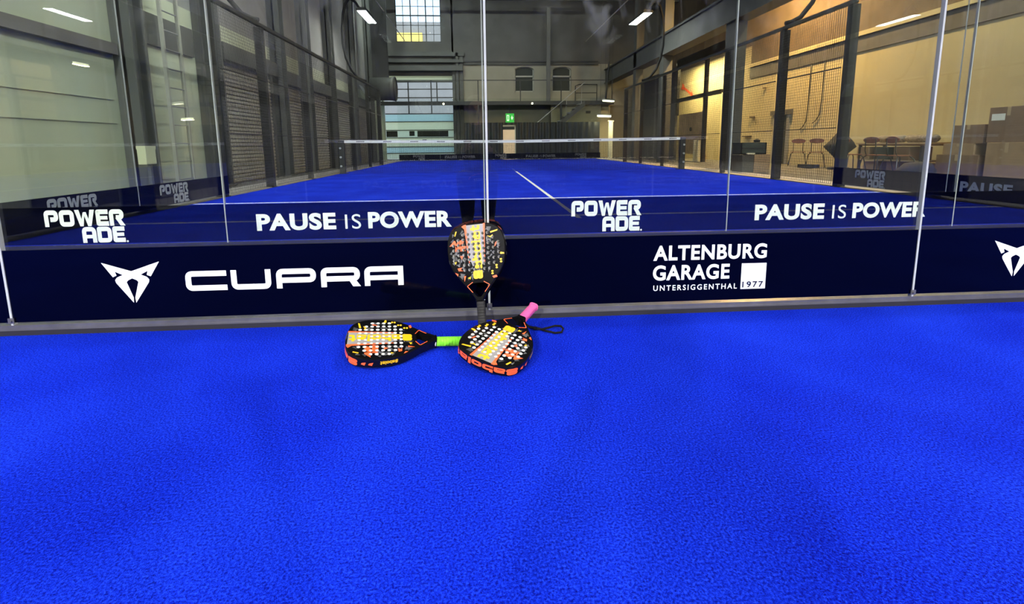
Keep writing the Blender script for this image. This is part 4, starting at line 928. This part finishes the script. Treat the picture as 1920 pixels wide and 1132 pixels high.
# ------------------------------------------------------------------ the person taking the photograph, seen only as a dark reflection
def skin_body(name, joints_, edges, parent=None, mats=(), sub=2):
    me = bpy.data.meshes.new(name); me.from_pydata([j[0] for j in joints_], edges, []); o = bpy.data.objects.new(name, me); COL.objects.link(o)
    sk = o.modifiers.new('skin', 'SKIN'); o.modifiers.new('sub', 'SUBSURF').levels = sub; o.modifiers['sub'].render_levels = sub
    for v, j in zip(me.skin_vertices[0].data, joints_): v.radius = (j[1], j[1] if len(j) < 3 else j[2])
    me.skin_vertices[0].data[0].use_root = True
    bpy.context.view_layer.update(); m2 = mesh_of(o); o.modifiers.clear(); o.data = m2; m2.name = name
    for m in mats: m2.materials.append(m)
    for p in m2.polygons: p.use_smooth = True
    if parent: o.parent = parent
    return o
px, py = -1.06, -2.78
person = empty('person', (px, py, 0)); tag(person, 'person in dark clothes squatting with a phone, mirrored dimly in the glass', 'person')
J = [((0, -.02, .34), .15, .13), ((0, .03, .52), .15, .12), ((0, .10, .72), .165, .12), ((0, .14, .88), .10, .09), ((0, .17, .96), .055), ((0, .20, 1.06), .085, .095), ((0, .215, 1.15), .085, .095), ((0, .20, 1.21), .05)]
E_ = [(i, i+1) for i in range(7)]
for s_ in (-1, 1):
    k = len(J)
    J += [((s_*.10, .02, .33), .095), ((s_*.12, .26, .46), .095), ((s_*.11, .42, .50), .09), ((s_*.105, .36, .30), .085), ((s_*.10, .26, .10), .07), ((s_*.105, .30, .055), .055), ((s_*.11, .44, .04), .038)]
    E_ += [(0, k)]+[(k+i, k+i+1) for i in range(6)]
    k = len(J)
    J += [((s_*.17, .13, .86), .062), ((s_*.25, .26, .68), .046), ((s_*.25, .36, .60), .042), ((s_*.16, .50, .69), .032), ((s_*.105, .585, .745), .026), ((s_*.085, .62, .765), .026)]
    E_ += [(3, k)]+[(k+i, k+i+1) for i in range(5)]
body = skin_body('body', J, E_, person, (M['jacket'], M['trouser'], M['skin']))
for p in body.data.polygons:
    c = p.center
    p.material_index = 2 if (c.z > .97 or (c.y > .575 and c.z > .6)) else (1 if c.z < .50 and not (abs(c.x) < .14 and c.z > .46) else 0)
for s_ in (-1, 1):
    for i, (dz, ln) in enumerate(((.035, .050), (.014, .058), (-.007, .055), (-.028, .044))):
        a = Vector((s_*.088, .628, .765+dz))
        skin_body('finger', [(a, .0088), (a+Vector((s_*.004, .030, .002)), .0085), (a+Vector((-s_*.014, .045, .002)), .0080), (a+Vector((-s_*ln*.6, .046, .0)), .0070)], [(0, 1), (1, 2), (2, 3)], body, (M['skin'],), 1)
    a = Vector((s_*.080, .622, .745)); skin_body('thumb', [(a, .011), (a+Vector((-s_*.012, .010, .030)), .0095), (a+Vector((-s_*.030, .018, .046)), .008)], [(0, 1), (1, 2)], body, (M['skin'],), 1)
hb = lathe([(.10, -.035), (.112, .02), (.108, .07), (.08, .115), (.03, .135)], 18).build('hair', M['hair'], person, loc=(0, .165, 1.11), smooth=True); hb.scale = (.92, 1.0, 1.0)
fc = MB()
for s_ in (-1, 1): fc.tube([(s_*.034, .292, 1.125), (s_*.034, .303, 1.125)], [.013, .009], 10)
fc.build('eyes', M['ink'], person, smooth=True)
MB().tube([(0, .295, 1.125), (0, .318, 1.095), (0, .300, 1.085)], [.010, .016, .008], 8).build('nose', M['skin'], person, smooth=True)
MB().tube([(-.026, .285, 1.058), (0, .298, 1.056), (.026, .285, 1.058)], [.004, .008, .004], 8).build('mouth', M['brownred'], person, smooth=True)
for s_ in (-1, 1): MB().tube([(s_*.088, .20, 1.14), (s_*.102, .195, 1.12), (s_*.092, .20, 1.085)], [.012, .017, .010], 8).build('ear', M['skin'], person, smooth=True)
ph = empty('phone', (CAM.x, CAM.y-.055, CAM.z)); tag(ph, 'dark phone held up by the squatting person', 'phone')
MB().box(-.078, .078, -.006, .002, -.042, .036).build('phone_body', M['black'], ph, bevel=.003)
MB().tube([(.0, .002, 0), (.0, .004, 0)], .008, 14).build('phone_lens', M['dkpane'], ph)
